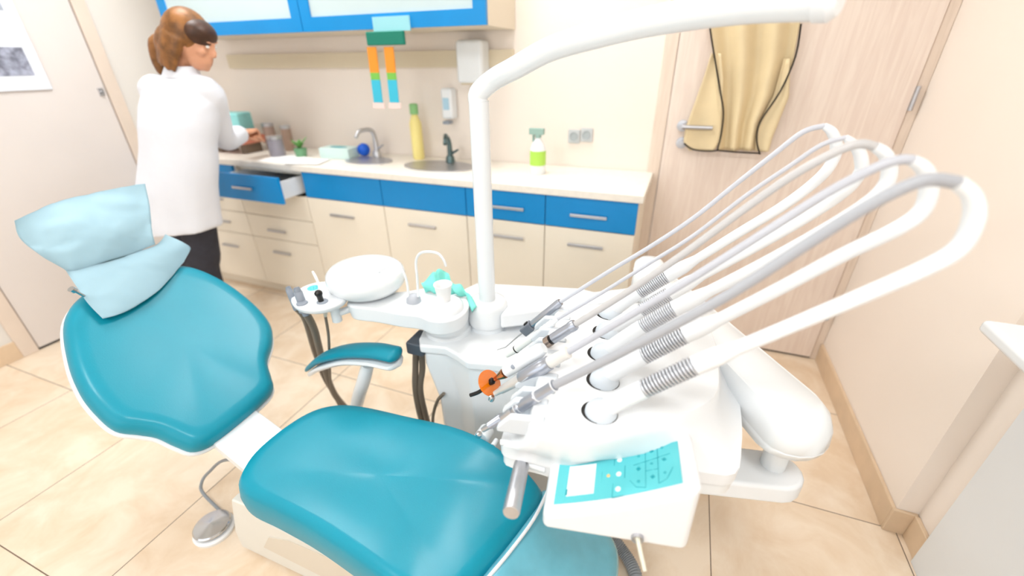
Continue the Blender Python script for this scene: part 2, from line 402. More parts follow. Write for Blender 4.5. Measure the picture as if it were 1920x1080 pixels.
# ------------------------------------------------------------------ things on and above the worktop
def at_w(px,y=2.05): 
    return px
def wbase(px,py,y=None):
    y=2.1 if y is None else y; z=WT
    for _ in range(3):
        a_=Yp(px,py,y); b_=V((a_.x,y,WT)); v=b_-O; sx_=960+F*v.dot(rr)/v.dot(fw); sy_=540-F*v.dot(uu)/v.dot(fw); a_=Yp(px,sy_,y)
        v=V((a_.x,y,WT))-O; sx_=960+F*v.dot(rr)/v.dot(fw); a_.x+=(px-sx_)*v.dot(fw)/F
    return V((a_.x,y,WT))
# mask box + brown tray under it at the left
p=wbase(452,262,2.1)
t=thing('instrument_tray','red brown tray on feet under the turquoise mask pack, beside the standing person','tray',(p.x,2.1,WT))
def trf(bm):
    box(bm,(p.x-.15,2.0,WT+.06),(p.x+.15,2.2,WT+.07)); 
    for a,b in (((p.x-.17,2.0),(p.x-.16,2.2)),((p.x+.14,2.0),(p.x+.15,2.2)),((p.x-.17,2.0),(p.x+.15,2.01)),((p.x-.17,2.19),(p.x+.15,2.2))): box(bm,(*a,WT+.07),(*b,WT+.10))
simple('tray',trf,mat('terracotta_plastic',(206,128,104),.5),t)
for x in (p.x-.145,p.x+.08): B('foot',(x,2.04,WT+.0002),(x+.05,2.16,WT+.06),mat('brown_rubber',(120,104,88),.6),t)
t=thing('mask_pack','turquoise and white pack of face masks lying on the red brown tray','box',(p.x-.02,2.1,WT+.10))
simple('pack',lambda bm:obox(bm,(p.x-.01,2.1,WT+.10+.07),(.97,.25,0),(-.25,.97,0),(0,0,1),.21,.14,.138),mat('turquoise_carton',(150,222,222),.5,noise_amt=.2,noise_scale=12),t,bevel=.012)
simple('tissue',lambda bm:tube(bm,[(p.x-.03,2.1,WT+.23),(p.x-.05,2.09,WT+.27),(p.x-.09,2.08,WT+.275)],[.03,.035,.012],smooth=4,sq=(1,.4)),papw,t)
# canisters
for i,(px,py,r,hh,cc,lb) in enumerate(((513,262,.036,.17,(176,152,140),'tall brown canister on the worktop, left of the grey one'),(522,268,.045,.12,(150,146,156),'grey canister on the worktop between two brown ones'),(545,262,.03,.16,(172,146,130),'slim brown canister on the worktop beside the green plant pot'))):
    q=wbase(px,py,(2.22,2.05,2.22)[i]); t=thing('canister',lb,'canister',(q.x,q.y,WT),'canisters on the worktop')
    simple('jar',lambda bm:lathe(bm,(q.x,q.y,WT),(0,0,1),[(0,r*.95),(.006,r),(hh*.85,r),(hh*.86,r*.9)]),mat('canister_%s'%'abc'[i],cc,.4),t)
    simple('lid',lambda bm:lathe(bm,(q.x,q.y,WT+hh*.86),(0,0,1),[(0,r*1.04),(hh*.12,r*1.04),(hh*.14,r*.6)]),steel,t)
q=wbase(566,268,2.08)
t=thing('potted_plant','small green potted plant on the worktop right of the canisters','plant',(q.x,q.y,WT))
simple('pot',lambda bm:lathe(bm,(q.x,q.y,WT),(0,0,1),[(0,.03),(.05,.038),(.052,.03)]),mat('green_pot',(110,160,120),.5),t)
def leaves(bm):
    for k in range(14):
        a=k*2.4; d=V((math.cos(a),math.sin(a),1.6)).normalized(); s=V((-math.sin(a),math.cos(a),0))
        b0=V((q.x,q.y,WT+.045)); L=.05+.02*(k%3)
        loft(bm,[[b0-s*.002,b0+s*.002,b0+s*.002+V((0,0,.001))],[b0+d*L*.5-s*.012,b0+d*L*.5+s*.012,b0+d*L*.5+V((0,0,.002))],[b0+d*L+V((d.x,d.y,-.4))*.02,b0+d*L+V((d.x,d.y,-.4))*.021,b0+d*L+V((d.x,d.y,-.4))*.02+V((0,0,.001))]])
simple('foliage',leaves,mat('leaf_green',(110,170,90),.5),t)
# white papers
q=wbase(545,290,1.97)
def papf(bm):
    for k,(dx,dy,a) in enumerate(((0,0,.1),(.05,.03,-.2),(.22,-.01,.25))):
        obox(bm,(q.x+dx-.08,q.y+dy,WT+.0015+k*.002),(math.cos(a),math.sin(a),0),(-math.sin(a),math.cos(a),0),(0,0,1),.21,.15,.0018)
t=simple('paper_stack',papf,papw); tag(t,'loose white papers spread on the worktop in front of the canisters','paper')
q=wbase(612,282,2.02)
t=thing('glove_box','pale turquoise glove box on the worktop left of the blue ball','box',(q.x,q.y+.1,WT))
simple('carton',lambda bm:obox(bm,(q.x,q.y+.12,WT+.0305),(1,.1,0),(-.1,1,0),(0,0,1),.2,.11,.06),mat('pale_turquoise_carton',(205,228,224),.5),t,bevel=.003)
simple('opening',lambda bm:lathe(bm,(q.x,q.y+.12,WT+.0601),(0,0,1),[(0,.05),(.0015,.05),(.002,.04)],sx=1.2,sy=.5),cyan_d,t)
q=wbase(684,268,2.22)
t=simple('blue_ball',lambda bm:bmesh.ops.create_uvsphere(bm,u_segments=24,v_segments=16,radius=.038,matrix=Matrix.Translation((q.x,q.y,WT+.038))),mat('blue_rubber',(10,90,205),.45)); tag(t,'small blue ball on the worktop edge of the left sink','ball')
def faucet(px,py,hh,dirx,lab,m):
    q=Z(px,py,WT); t=thing('faucet',lab,'faucet',(q.x,2.2,WT))
    x=q.x; y=2.22
    simple('spout',lambda bm:tube(bm,[(x,y,WT),(x,y,WT+hh*.7),(x,y-.03,WT+hh),(x+dirx*.03,y-.09,WT+hh),(x+dirx*.04,y-.12,WT+hh*.8)],[.016,.014,.012,.011,.01],smooth=5),m,t)
    simple('base',lambda bm:lathe(bm,(x,y,WT),(0,0,1),[(0,.026),(.03,.024),(.04,.017)]),m,t)
    T('lever',[(x+.01,y,WT+.05),(x+.06,y-.01,WT+.075)],[.008,.005],m,t)
faucet(722,290,.16,-1,'steel faucet behind the left sink, beside the blue ball',steel)
faucet(860,298,.15,1,'dark steel faucet behind the right sink, next to the wall dispenser',mat('dark_steel',(90,110,112),.3,.8))
q=wbase(786,292,2.25)
t=thing('detergent_bottle','tall yellow bottle with a green cap standing between the two sinks','bottle',(q.x,q.y,WT))
simple('body',lambda bm:lathe(bm,(q.x,q.y,WT),(0,0,1),[(0,.03),(.01,.034),(.20,.034),(.235,.022),(.25,.016)]),mat('yellow_bottle',(246,230,150),.35,sss=.1),t)
simple('cap',lambda bm:lathe(bm,(q.x,q.y,WT+.25),(0,0,1),[(0,.024),(.05,.024),(.055,.018)]),mat('green_cap',(140,196,130),.4),t)
# white wall dispensers
q=Yp(848,200,YB)
t=thing('soap_dispenser','white wall dispenser with a pale blue window above the right sink','dispenser',(q.x,YB,q.z-.06))
B('case',(q.x-.034,YB-.07,q.z-.06),(q.x+.036,YB-.002,q.z+.10),white,t,bevel=.015)
B('window',(q.x-.018,YB-.074,q.z-.01),(q.x+.018,YB-.068,q.z+.05),mat('pale_blue_plastic',(170,206,226),.3),t,bevel=.002)
B('lever',(q.x-.02,YB-.09,q.z-.085),(q.x+.02,YB-.04,q.z-.068),greyp,t,bevel=.004)
q=Yp(897,112,YB)
t=thing('towel_dispenser','white paper towel dispenser on the wall at the right end of the wall cabinet','dispenser',(q.x,YB,q.z-.1))
B('case',(q.x-.08,YB-.11,q.z-.11),(q.x+.07,YB-.002,q.z+.09),white2,t,bevel=.02)
B('slot',(q.x-.06,YB-.10,q.z-.116),(q.x+.05,YB-.04,q.z-.105),mat('beige_plastic',(200,186,160),.5),t)
# spray bottle
q=wbase(1008,312,2.12)
t=thing('spray_bottle','white spray bottle with a lime green label near the right worktop end','bottle',(q.x,q.y,WT))
simple('body',lambda bm:lathe(bm,(q.x,q.y,WT),(0,0,1),[(0,.036),(.008,.04),(.12,.04),(.15,.028),(.17,.014),(.18,.013)]),white,t)
simple('label_wrap',lambda bm:lathe(bm,(q.x,q.y,WT+.045),(0,0,1),[(0,.0395),(0,.0406),(.07,.0406),(.07,.0395)],cap=False),mat('lime_label',(176,222,90),.5),t)
simple('spray_head',lambda bm:(box(bm,(q.x-.045,q.y-.015,WT+.19),(q.x+.03,q.y+.015,WT+.22)),box(bm,(q.x-.03,q.y-.008,WT+.155),(q.x-.02,q.y+.008,WT+.19)),lathe(bm,(q.x,q.y,WT+.175),(0,0,1),[(0,.016),(.02,.016)])),mat('grey_green_plastic',(150,180,170),.4),t,bevel=.003)
# wall sockets
q=Yp(1088,256,YB)
for i,(dx,lb) in enumerate(((-.032,'grey wall socket above the worktop end, left one of the pair'),(.035,'grey wall socket above the worktop end, right one nearer the door'))):
    t=thing('wall_socket',lb,'socket',(q.x+dx,YB,q.z),'wall sockets above the worktop')
    B('plate',(q.x+dx-.031,YB-.012,q.z-.034+(.01 if i else 0)),(q.x+dx+.031,YB-.001,q.z+.034+(.01 if i else 0)),mat('grey_socket',(196,200,202),.4),t,bevel=.003)
    simple('outlet',lambda bm:lathe(bm,(q.x+dx,YB-.0125,q.z+(.01 if i else 0)),(0,-1,0),[(0,.022),(.004,.021),(.001,.018),(.001,.002)]),mat('grey_socket_insert',(170,178,182),.4),t)
# hanging paper frog legs: striped legs below a green body clipped to the wall cabinet
t=thing('paper_mobile','green paper figure with orange, green and blue striped legs hung on the wall cabinet','decoration',Yp(724,70,YU-.03))
a=Yp(688,60,YU-.03); b=Yp(760,84,YU-.03)
B('body',(a.x,YU-.045,b.z),(b.x,YU-.0205,a.z),mat('sea_green_card',(10,120,100),.6),t,bevel=.005)
a2=Yp(697,32,YU-.03)
B('card',(a2.x,YU-.030,a.z),(a2.x+.2,YU-.0205,a2.z),mat('pale_teal_card',(150,210,220),.6),t)
for s,(x0,x1) in enumerate(((698,711),(730,741))):
    top=Yp(x0,88,YU-.03); mid=Yp((x0+x1)/2,140,YU-.03); bot=Yp(x1,192,YU-.03)
    lg=T('leg',[top,top.lerp(mid,.8)],.024,mat('orange_card',(232,152,60) if not s else (228,136,30),.6),t,sq=None) if 0 else None
    def seg(bm,p,q2,w): 
        c=(p+q2)/2; obox(bm,(c.x,YU-.036,c.z),(1,0,0),(0,1,0),(q2-p).normalized(),w,.006,(q2-p).length)
    L=simple('leg',lambda bm:seg(bm,top,top.lerp(bot,.45),.052),mat('orange_card',(230,146,44),.6),t)
    simple('green_band',lambda bm:seg(bm,top.lerp(bot,.45),top.lerp(bot,.58),.05),mat('green_card',(120,190,80),.6),L)
    simple('blue_band',lambda bm:seg(bm,top.lerp(bot,.58),bot,.052),mat('cyan_card',(60,186,214),.6),L)
    simple('paper_foot',lambda bm:obox(bm,(bot.x,YU-.036,bot.z-.015),(1,0,0),(0,1,0),(0,0,1),.07,.006,.026),mat('rose_card',(240,214,208),.6),L)
# poster on the left door
a=Xp(0,175,XL+.008); b=Xp(95,160,XL+.008); zt=2.0
t=thing('wall_poster','white framed poster with grey pictures on the door at the left','poster',(XL+.006,b.y,a.z))
z0=b.z-.02; y1=b.y
B('frame',(XL+.004,y1-.62,z0),(XL+.016,y1,z0+.75),mat('poster_white',(232,236,244),.5),t,bevel=.003)
B('picture',(XL+.0161,y1-.55,z0+.07),(XL+.0175,y1-.05,z0+.20),mat('picture_greys',(176,180,200),.5,noise_amt=.6,noise_scale=30),t)
B('picture',(XL+.0161,y1-.55,z0+.36),(XL+.0175,y1-.05,z0+.52),mat('picture_greys_b',(200,206,220),.5,noise_amt=.5,noise_scale=26),t)

# ------------------------------------------------------------------ apron on the back door
YA=YB-.05
t=thing('lead_apron','tan protective apron with black piping hanging on the wooden door','apron',Yp(1400,10,YA))
# hanging cloth: columns left to right with folds; x edges measured down the height
def apron(rows,n,name,amp,fr,ph,parent,off=0,mt=apronm):
    bm=bmesh.new(); G=[]
    for i,(xl,xr,y) in enumerate(rows):
        row=[]
        for j in range(n+1):
            u=j/n; px=xl+(xr-xl)*u; p=Yp(px,y,YA)
            fold=amp*math.cos(u*fr+ph)
            row.append(V((p.x,YA-off-fold,p.z)))
        G.append(row)
    G=[r for r in G]
    # densify vertically
    D=[]
    for i in range(len(G)-1):
        for k in range(6):
            D.append([G[i][j].lerp(G[i+1][j],k/6) for j in range(n+1)])
    D.append(G[-1])
    VV=[[bm.verts.new(p) for p in r] for r in D]
    for i in range(len(VV)-1):
        for j in range(n): bm.faces.new((VV[i][j],VV[i][j+1],VV[i+1][j+1],VV[i+1][j]))
    o=link(name,bm,mt,parent,angle=80); s=o.modifiers.new('t','SOLIDIFY'); s.thickness=.004; s.offset=0; return o,D
rows=[(1322,1512,-60),(1325,1508,0),(1330,1500,45),(1338,1488,110),(1344,1466,180),(1348,1436,232),(1346,1424,282)]
main,D=apron(rows,48,'front_panel',.018,17,0,t,.0)
lobe,DLb=apron([(1334,1352,100),(1318,1356,150),(1300,1354,200),(1285,1352,240),(1282,1348,265),(1292,1338,281)],12,'side_flap',.006,5,1,t,.012)
lobr,DR_=apron([(1470,1480,110),(1450,1478,180),(1428,1462,220),(1416,1446,260),(1416,1440,283)],10,'side_flap',.006,5,2,t,.012)
pip=mat('black_piping',(40,32,26),.6)
def piping(pts,par): 
    T('piping',[Yp(x,y,YA)-V((0,.02,0)) for x,y in pts],.0035,pip,par,smooth=4,n=8)
piping([(1325,0),(1332,60),(1340,110),(1350,170),(1356,210),(1352,250),(1345,279)],lobe)
piping([(1500,45),(1490,105),(1462,170),(1424,228),(1418,262),(1424,288)],lobr)
piping([(1348,281),(1385,284),(1424,286)],main)
piping([(1283,268),(1300,279),(1330,282),(1348,280)],lobe)
T('hanger_strap',[Yp(1400,-60,YA),Yp(1402,-140,YB-.02)],.008,pip,t)

# ------------------------------------------------------------------ near right: white cabinet with an overhanging top
t=thing('side_cabinet','white cabinet with an overhanging rounded top in the right foreground by the pillar','cabinet',(1.15,.9,0))
B('body',(.908,.35,0),(1.46,1.212,.865),mat('cool_white_laminate',(226,229,232),.35),t,bevel=.004)
tip=Z(1842,596,.90)
def sct(bm):
    pts=[(tip.x,tip.y),(1.46,tip.y+.0),(1.46,.35),(tip.x,.35)]
    prism(bm,pts,.866,.90)
simple('top',sct,white2,t,bevel=.012)

# ------------------------------------------------------------------ dental chair
chair=thing('dental_chair','teal upholstered reclining dental chair with cream shell in the foreground','chair',(-.6,.63,0))
A37=math.radians(37); hx,hz=-1.14,.44
ca,sa=math.cos(A37),math.sin(A37)
def tf_back(t,y,h):
    # slightly hollowed back: the surface sinks to the middle
    return V((hx-ca*t+sa*h,y,hz+sa*t+ca*h))
back=[(.03,.56),(.035,.72),(.05,.775),(.085,.80),(.14,.835),(.19,.905),(.255,.952),(.36,.97),(.49,.96),(.60,.915),(.655,.83),(.67,.72),(.655,.61),(.60,.53),(.48,.462),(.38,.425),(.30,.412),(.235,.413),(.19,.44),(.15,.462),(.10,.474),(.05,.495)]
bs=[(a,b) for a,b in back]
def prof(th,ri,dish):
    P=[(.012,-.006),(0,.006),(-.002,th*.35),(.002,th*.62),(.012,th*.86),(.028,th*.99),(.046,th*1.02),(.070,th*.97),(.095,th*.9)]
    return P
po=prof(.062,.03,.01)
backpad=pad('backrest',bs,[(d,h-.062) for d,h in po],tf_back,teal,chair,n=5,inner=-.006,center=(.36,.70),grid=8)
pad('backrest_shell',bs,[(.06,-.115),(.02,-.10),(-.004,-.075),(-.009,-.06),(-.007,-.054),(.004,-.052)],tf_back,white,backpad,n=5,inner=None,center=(.36,.70),grid=3)
def seat_h(x,y):
    a=max(0,min(1,(x+.72)/.30)); z=.015*math.sin(a*PI*.5)**2
    e=max(0,(x+.40)/.2); z-=.045*min(e,1.6)**1.7
    return z
def tf_seat(x,y,h): return V((x,y,.445+h+seat_h(x,y)))
seat=[(-1.045,.55),(-1.04,.66),(-1.01,.75),(-.95,.805),(-.86,.832),(-.70,.845),(-.54,.85),(-.42,.835),(-.31,.805),(-.235,.775),(-.20,.74),(-.215,.66),(-.24,.56),(-.27,.47),(-.29,.40),(-.33,.375),(-.42,.38),(-.54,.40),(-.70,.425),(-.84,.435),(-.95,.44),(-1.01,.47)]
sp=[(.02,-.105),(.0,-.098),(-.002,-.06),(.004,-.025),(.016,-.006),(.034,0),(.06,-.002),(.09,-.008)]
seatpad=pad('seat',seat,sp,tf_seat,teal,chair,n=5,inner=-.008,center=(-.66,.62),grid=8)
def tf_shell(x,y,h): return V((x,y,.445+h+seat_h(x,y)*1.0))
pad('seat_shell',seat,[(.10,-.24),(.05,-.22),(.022,-.17),(.006,-.12),(-.006,-.107),(-.008,-.100),(.004,-.098)],tf_shell,cream,seatpad,n=5,center=(-.66,.62),grid=3)
# leg rest, slopes down away from the seat
lx0,lz0,LA=-.205,.405,math.radians(34)
def tf_leg(a,y,h): return V((lx0+math.cos(LA)*a+math.sin(LA)*h-(.08 if 0 else 0)*y,y,lz0-math.sin(LA)*a+math.cos(LA)*h))
legp=[(-.075,.42),(-.05,.50),(-.025,.60),(-.002,.70),(.012,.77),(.08,.80),(.18,.80),(.245,.785),(.28,.74),(.29,.64),(.29,.52),(.27,.44),(.20,.41),(.05,.40),(-.04,.40)]
lr=pad('leg_rest',legp,[(.012,-.06),(0,-.05),(-.002,-.025),(.006,-.008),(.02,0),(.04,.001)],tf_leg,teal_cover,chair,n=5,center=(.12,.60),grid=6)
pad('leg_rest_shell',legp,[(.06,-.10),(.02,-.09),(-.004,-.065),(-.006,-.056),(.006,-.053)],tf_leg,cream,lr,n=5,center=(.12,.60),grid=3)
# seam strip between the seat and the leg rest
# white piping strip that runs along the seat front
T('seam_trim',[tf_seat(x,y,-.015)+V((.012,0,.004)) for x,y in ((-.205,.755),(-.215,.66),(-.24,.56),(-.268,.47),(-.285,.41))],.0045,white,chair,smooth=4,n=8)
# hinge bracket
bz=.40
hp=[Z(403,831,.425),Z(480,766,.425),Z(512,800,.405),Z(436,872,.405)]
def hb(bm):
    dn=V((.0,0,-.035)); c=[hp[0]+V((-.03,0,.01)),hp[1]+V((-.03,0,.01)),hp[2]+V((.05,0,0)),hp[3]+V((.05,0,0))]
    loft(bm,[[p+dn for p in c],c])
simple('hinge_bracket',hb,white2,chair,bevel=.006)
# frame below
def under(bm):
    loft(bm,[[V((-1.06,.50,.0)),V((-1.06,.78,.0)),V((-.30,.78,.0)),V((-.30,.50,.0))],[V((-1.075,.49,.03)),V((-1.075,.79,.03)),V((-.29,.79,.03)),V((-.29,.49,.03))],[V((-1.06,.50,.085)),V((-1.06,.78,.085)),V((-.30,.78,.085)),V((-.30,.50,.085))]])
basep=simple('base',under,cream,chair,bevel=.015)
def lift(bm):
    loft(bm,[[V((-1.0,.52,.085)),V((-1.0,.76,.085)),V((-.75,.76,.085)),V((-.75,.52,.085))],[V((-.93,.54,.23)),V((-.93,.74,.23)),V((-.45,.74,.23)),V((-.45,.54,.23))]])
simple('lift_column',lift,cream,chair,bevel=.012)
# side skirt below the seat, with its oblong opening
def skirtf(bm):
    yb=.475
    top=[(-1.10,.29),(-.93,.30),(-.72,.305),(-.50,.31),(-.34,.30)]
    bot=[(-1.17,.012),(-.98,.012),(-.78,.012),(-.58,.012),(-.40,.012)]
    loft(bm,[[V((a,yb,b)) for a,b in bot]+[V((a,yb+.03,b)) for a,b in bot[::-1]],[V((a-.0,yb,b)) for a,b in ((-1.165,.10),(-.97,.10),(-.77,.10),(-.57,.10),(-.39,.10))]+[V((a,yb+.03,b)) for a,b in ((-1.165,.10),(-.97,.10),(-.77,.10),(-.57,.10),(-.39,.10))[::-1]],[V((a,yb-.0,b)) for a,b in top]+[V((a,yb+.03,b)) for a,b in top[::-1]]])
sk_=simple('side_skirt',skirtf,cream,chair,bevel=.006)
simple('grip_opening',lambda bm:loft(bm,[[V((x,.4725,z)) for x,z in ((-1.04,.09),(-.99,.17),(-.90,.205),(-.72,.21),(-.56,.20),(-.47,.165),(-.52,.10),(-.75,.075))],[V((x,.476,z)) for x,z in ((-1.04,.09),(-.99,.17),(-.90,.205),(-.72,.21),(-.56,.20),(-.47,.165),(-.52,.10),(-.75,.075))]]),mat('taupe_recess',(214,206,192),.5),sk_)
# headrest under the tissue
_nb=V((sa,0,ca)); _p0b=tf_back(.5,.7,.012)
_lo=[PL(*k_,_p0b,_nb) for k_ in ((130,515),(292,462))]; _ph=(_lo[0]+_lo[1])/2
AH=math.radians(56); _nh=V((math.sin(AH),0,math.cos(AH))); _uh=V((-math.cos(AH),0,math.sin(AH)))
def hpt(x,y): p=PL(x,y,_ph-_nh*.035,_nh); return ((p-_ph).dot(_uh),p.y)
def tf_head(a,y,h): return _ph+_uh*a+V((0,y-_ph.y,0))+_nh*(h-.035)
ho_=[hpt(*k_) for k_ in ((152,498),(150,455),(170,420),(215,395),(258,378),(270,402),(280,455),(215,482))]
hr=pad('headrest',ho_,[(.01,-.05),(0,-.04),(0,-.015),(.012,-.003),(.03,0)],tf_head,teal,chair,n=4,grid=4)
T('headrest_stem',[tf_back(.58,.72,-.085),tf_head(.06,.74,-.05)],.014,chrome,chair)
q=Z(141,546,.86)
simple('release_knob',lambda bm:(lathe(bm,q,(.2,-.6,1),[(-.03,.004),(0,.004),(.002,.009),(.014,.009)])),chrome,chair)
# armrest
ay=.925
ax=[Yp(577,693,ay+.0),Yp(600,672,ay),Yp(640,652,ay),Yp(690,645,ay),Yp(735,651,ay+.0),Yp(750,662,ay)]
def armpad(bm):
    P=catmull([Yp(578,692,ay),Yp(605,672,ay),Yp(650,660,ay),Yp(700,659,ay),Yp(735,665,ay),Yp(749,668,ay)],6)
    n=18; rings=[]
    m=len(P)
    for i,p in enumerate(P):
        u=i/(m-1); w=.034*(min(1,(u+.06)*3.2))**.6*(max(0.02,min(1,(1.0-u)*7)))**.5+.004; hh=.021*(.55+.45*min(1,u*3))*(max(.02,min(1,(1.02-u)*7)))**.5
        rings.append([p+V((0,math.cos(2*PI*k/n)*w,math.sin(2*PI*k/n)*hh+.004)) for k in range(n)])
    loft(bm,rings)
ap=simple('armrest_pad',armpad,teal,chair,angle=70)
def armsh(bm):
    P=catmull([Yp(583,697,ay),Yp(608,682,ay),Yp(650,670,ay),Yp(700,671,ay),Yp(735,678,ay),Yp(750,678,ay)],6)
    rings=[]; m=len(P)
    for i,p in enumerate(P):
        u=i/(m-1); w=.036*(min(1,(u+.06)*3.2))**.6*(max(0.05,min(1,(1.0-u)*7)))**.5+.004
        rings.append([p+V((0,a*w,b)) for a,b in ((-.93,.006),(-1,-.004),(-.8,-.014),(0,-.018),(.8,-.014),(1,-.004),(.93,.006),(0,.008))])
    loft(bm,rings)
simple('armrest_shell',armsh,white,ap,angle=50)
T('armrest_post',[Yp(690,682,ay),Yp(683,710,ay),Yp(672,745,ay),Yp(666,775,ay),Yp(662,815,ay-.03),V((-.87,.80,.30))],[.022,.024,.024,.023,.022,.02],white,chair,smooth=5,n=20)
# foot control
q=Z(398,985,.03)
t=thing('foot_control','round chrome foot control on a white base on the floor under the chair','pedal',(q.x,q.y,0))
fc=V((q.x-.0,q.y+.0,0))
simple('base_plate',lambda bm:lathe(bm,fc,(0,0,1),[(0,.062),(.012,.064),(.018,.058)],n=40),white,t)
simple('disc',lambda bm:lathe(bm,fc+V((0,0,.02)),(0,0,1),[(0,.03),(.008,.057),(.014,.058),(.018,.054),(.027,.003)],n=40),chrome,t)
T('cable',[fc+V((-.02,.052,.012)),Z(381,925,.03),Z(378,905,.06),Z(392,885,.10),Z(428,862,.20),V((-1.06,.60,.28))],.0055,hose_g,t,smooth=6,n=10)

# ------------------------------------------------------------------ headrest cover (tissue sheet)
nb=V((sa,0,ca)); p0b=tf_back(.5,.7,.012)
Ah=math.radians(56); nh=V((math.sin(Ah),0,math.cos(Ah)))
low={k:PL(*k,p0b,nb) for k in ((195,598),(358,465),(300,440),(130,515),(292,462))}
fl0=low[(130,515)]; p0h=(low[(130,515)]+low[(292,462)])/2
def sheet(name,grid,parent,wr,seed):
    """grid of points, refined with folds"""
    bm=bmesh.new(); R=[]
    rowsn=len(grid); N=10
    gg=[]
    for r in grid: gg.append(catmull(r,N))
    cols=len(gg[0]); full=[]
    for j in range(cols): full.append(catmull([gg[i][j] for i in range(rowsn)],N))
    vv=[]
    uvl=bm.loops.layers.uv.new('UVMap')
    for i in range(len(full[0])):
        row=[]
        for j in range(cols):
            p=full[j][i].copy(); d=noise.noise(p*9+V((seed,0,0)))*wr+abs(noise.noise(p*14+V((seed,3,0))))*wr*.9+noise.noise(p*34+V((seed,3,0)))*wr*.2
            p+=V((.6,-.3,.6))*d; row.append(bm.verts.new(p))
        vv.append(row)
    nr=len(vv)
    for i in range(nr-1):
        for j in range(cols-1):
            f=bm.faces.new((vv[i][j],vv[i][j+1],vv[i+1][j+1],vv[i+1][j]))
            for l,(a,b) in zip(f.loops,((i,j),(i,j+1),(i+1,j+1),(i+1,j))): l[uvl].uv=(b/cols,a/nr)
    o=link(name,bm,tissue,parent,angle=80); s=o.modifiers.new('t','SOLIDIFY'); s.thickness=.0012; return o
cov=thing('headrest_cover','crumpled light blue tissue sheet draped over the headrest of the chair','cover',(p0h.x,p0h.y,p0h.z))
def Hn(px,py,k=0): return PL(px,py,p0h+nh*k,nh)
g=[[Hn(25,412,-.03),Hn(105,380,.0),Hn(190,360,.01),Hn(272,345,.0)],
   [Hn(36,445,-.045),Hn(120,425,.02),Hn(200,405,.03),Hn(280,385,.01)],
   [Hn(78,480,-.03),Hn(128,472,.02),Hn(210,450,.03),Hn(285,430,.01)],
   [Hn(122,505,-.01),Hn(140,508,.004),Hn(215,487,.008),Hn(292,461,.0)]]
sheet('upper_sheet',g,cov,.016,3)
def Ln(px,py,k=0): return PL(px,py,p0b+nb*k,nb)
g=[[Hn(122,505,-.01),Hn(140,508,.004),Hn(215,487,.008),Hn(292,461,.0),Ln(310,440,.0)],
   [Ln(142,535,.008),Ln(165,530,.014),Ln(230,505,.022),Ln(295,485,.018),Ln(345,455,.006)],
   [Ln(166,570,.004),Ln(185,565,.01),Ln(240,540,.016),Ln(300,512,.012),Ln(357,467,.0)],
   [Ln(193,598,.0),Ln(222,590,.0),Ln(258,572,.0),Ln(302,540,.0),Ln(345,490,.0)]]
sheet('lower_sheet',g,cov,.010,9)

# ------------------------------------------------------------------ dental unit (side column) with basin
unit=thing('dental_unit','white dental unit column with basin behind the chair and armrest','dental unit',(-.45,1.2,0))
zt=.62
un=[Z(785,634,zt),Z(786,647,zt),Z(834,652,zt),Z(856,664,zt),Z(875,678,zt),Z(947,684,zt),Z(1010,700,zt)]
xr=.0; farY=1.50
out=[(p.x,p.y) for p in un]+[(xr-.1,un[-1].y-.0),(xr,1.1),(xr-.02,farY),(-.3,farY+.05),(-.72,farY-.05),(-.80,1.25)]
top=simple('top_cover',lambda bm:prism(bm,out,zt-.035,zt),white,unit,bevel=.010)
c0=V((-.42,1.22,0))
def bodyf(bm):
    o2=[(c0.x+(x-c0.x)*.965,c0.y+(y-c0.y)*.955) for x,y in out]; o3=[(c0.x+(x-c0.x)*(.93 if x>-.6 else .84),c0.y+(y-c0.y)*.93) for x,y in out]
    o4=[(c0.x+(x-c0.x)*(.92 if x>-.6 else .82),c0.y+(y-c0.y)*.925) for x,y in out]
    loft(bm,[[V((x,y,0)) for x,y in o4],[V((x,y,.12)) for x,y in o4],[V((x,y,.38)) for x,y in o3],[V((x,y,zt-.09)) for x,y in o2],[V((x,y,zt-.036)) for x,y in o2]])
simple('body',bodyf,white2,unit,bevel=.012)
q=Yp(905,822,.93)
vp=Z(903,822,.43)
simple('inlet_port',lambda bm:(lathe(bm,(vp.x,vp.y+.0,vp.z),(0,-1,.15),[(-.04,.024),(.0,.024),(.004,.020),(.005,.01)])),white,unit)
T('service_plug',[vp+V((.045,.01,-.0)),vp+V((.045,-.02,.003))],[.007,.009],white,unit)
# flange and basin arm
fl=Z(832,627,zt)
simple('flange',lambda bm:lathe(bm,(fl.x,fl.y+.035,zt),(0,0,1),[(0,.082),(.012,.080),(.016,.074),(.06,.074)],n=40),white2,unit)
za=.735
ao=[(652,572),(660,556),(700,546),(750,546),(790,540),(830,533),(862,540),(880,556),(878,578),(862,594),(836,602),(808,601),(784,592),(750,588),(700,579)]
aoz=[Z(x,y,za) for x,y in ao]; aoz=[(p.x,p.y) for p in catmull([V((p.x,p.y,0)) for p in aoz],5,True)]
arm=simple('basin_arm',lambda bm:prism(bm,aoz,za-.058,za,taper=.04),white,unit,bevel=.008,seg=3)
bc=Z(690,546,za); bc=V((bc.x,bc.y,za))
bowl=simple('basin_bowl',lambda bm:lathe(bm,bc+V((-.005,.01,.002)),(0,0,1),[(0,.085),(.012,.112),(.03,.127),(.052,.131),(.07,.128),(.084,.115),(.092,.09),(.096,.05),(.097,.005)],n=48,sx=1.04,sy=1.0,a0=(1,0,0)),white2,unit,angle=80)
dome=Z(835,577,za)
simple('cup_stand',lambda bm:lathe(bm,(dome.x,dome.y,za-.002),(0,0,1),[(0,.062),(.014,.060),(.026,.048),(.03,.03)],n=36),white,unit,angle=80)
g1=Z(776,565,za)
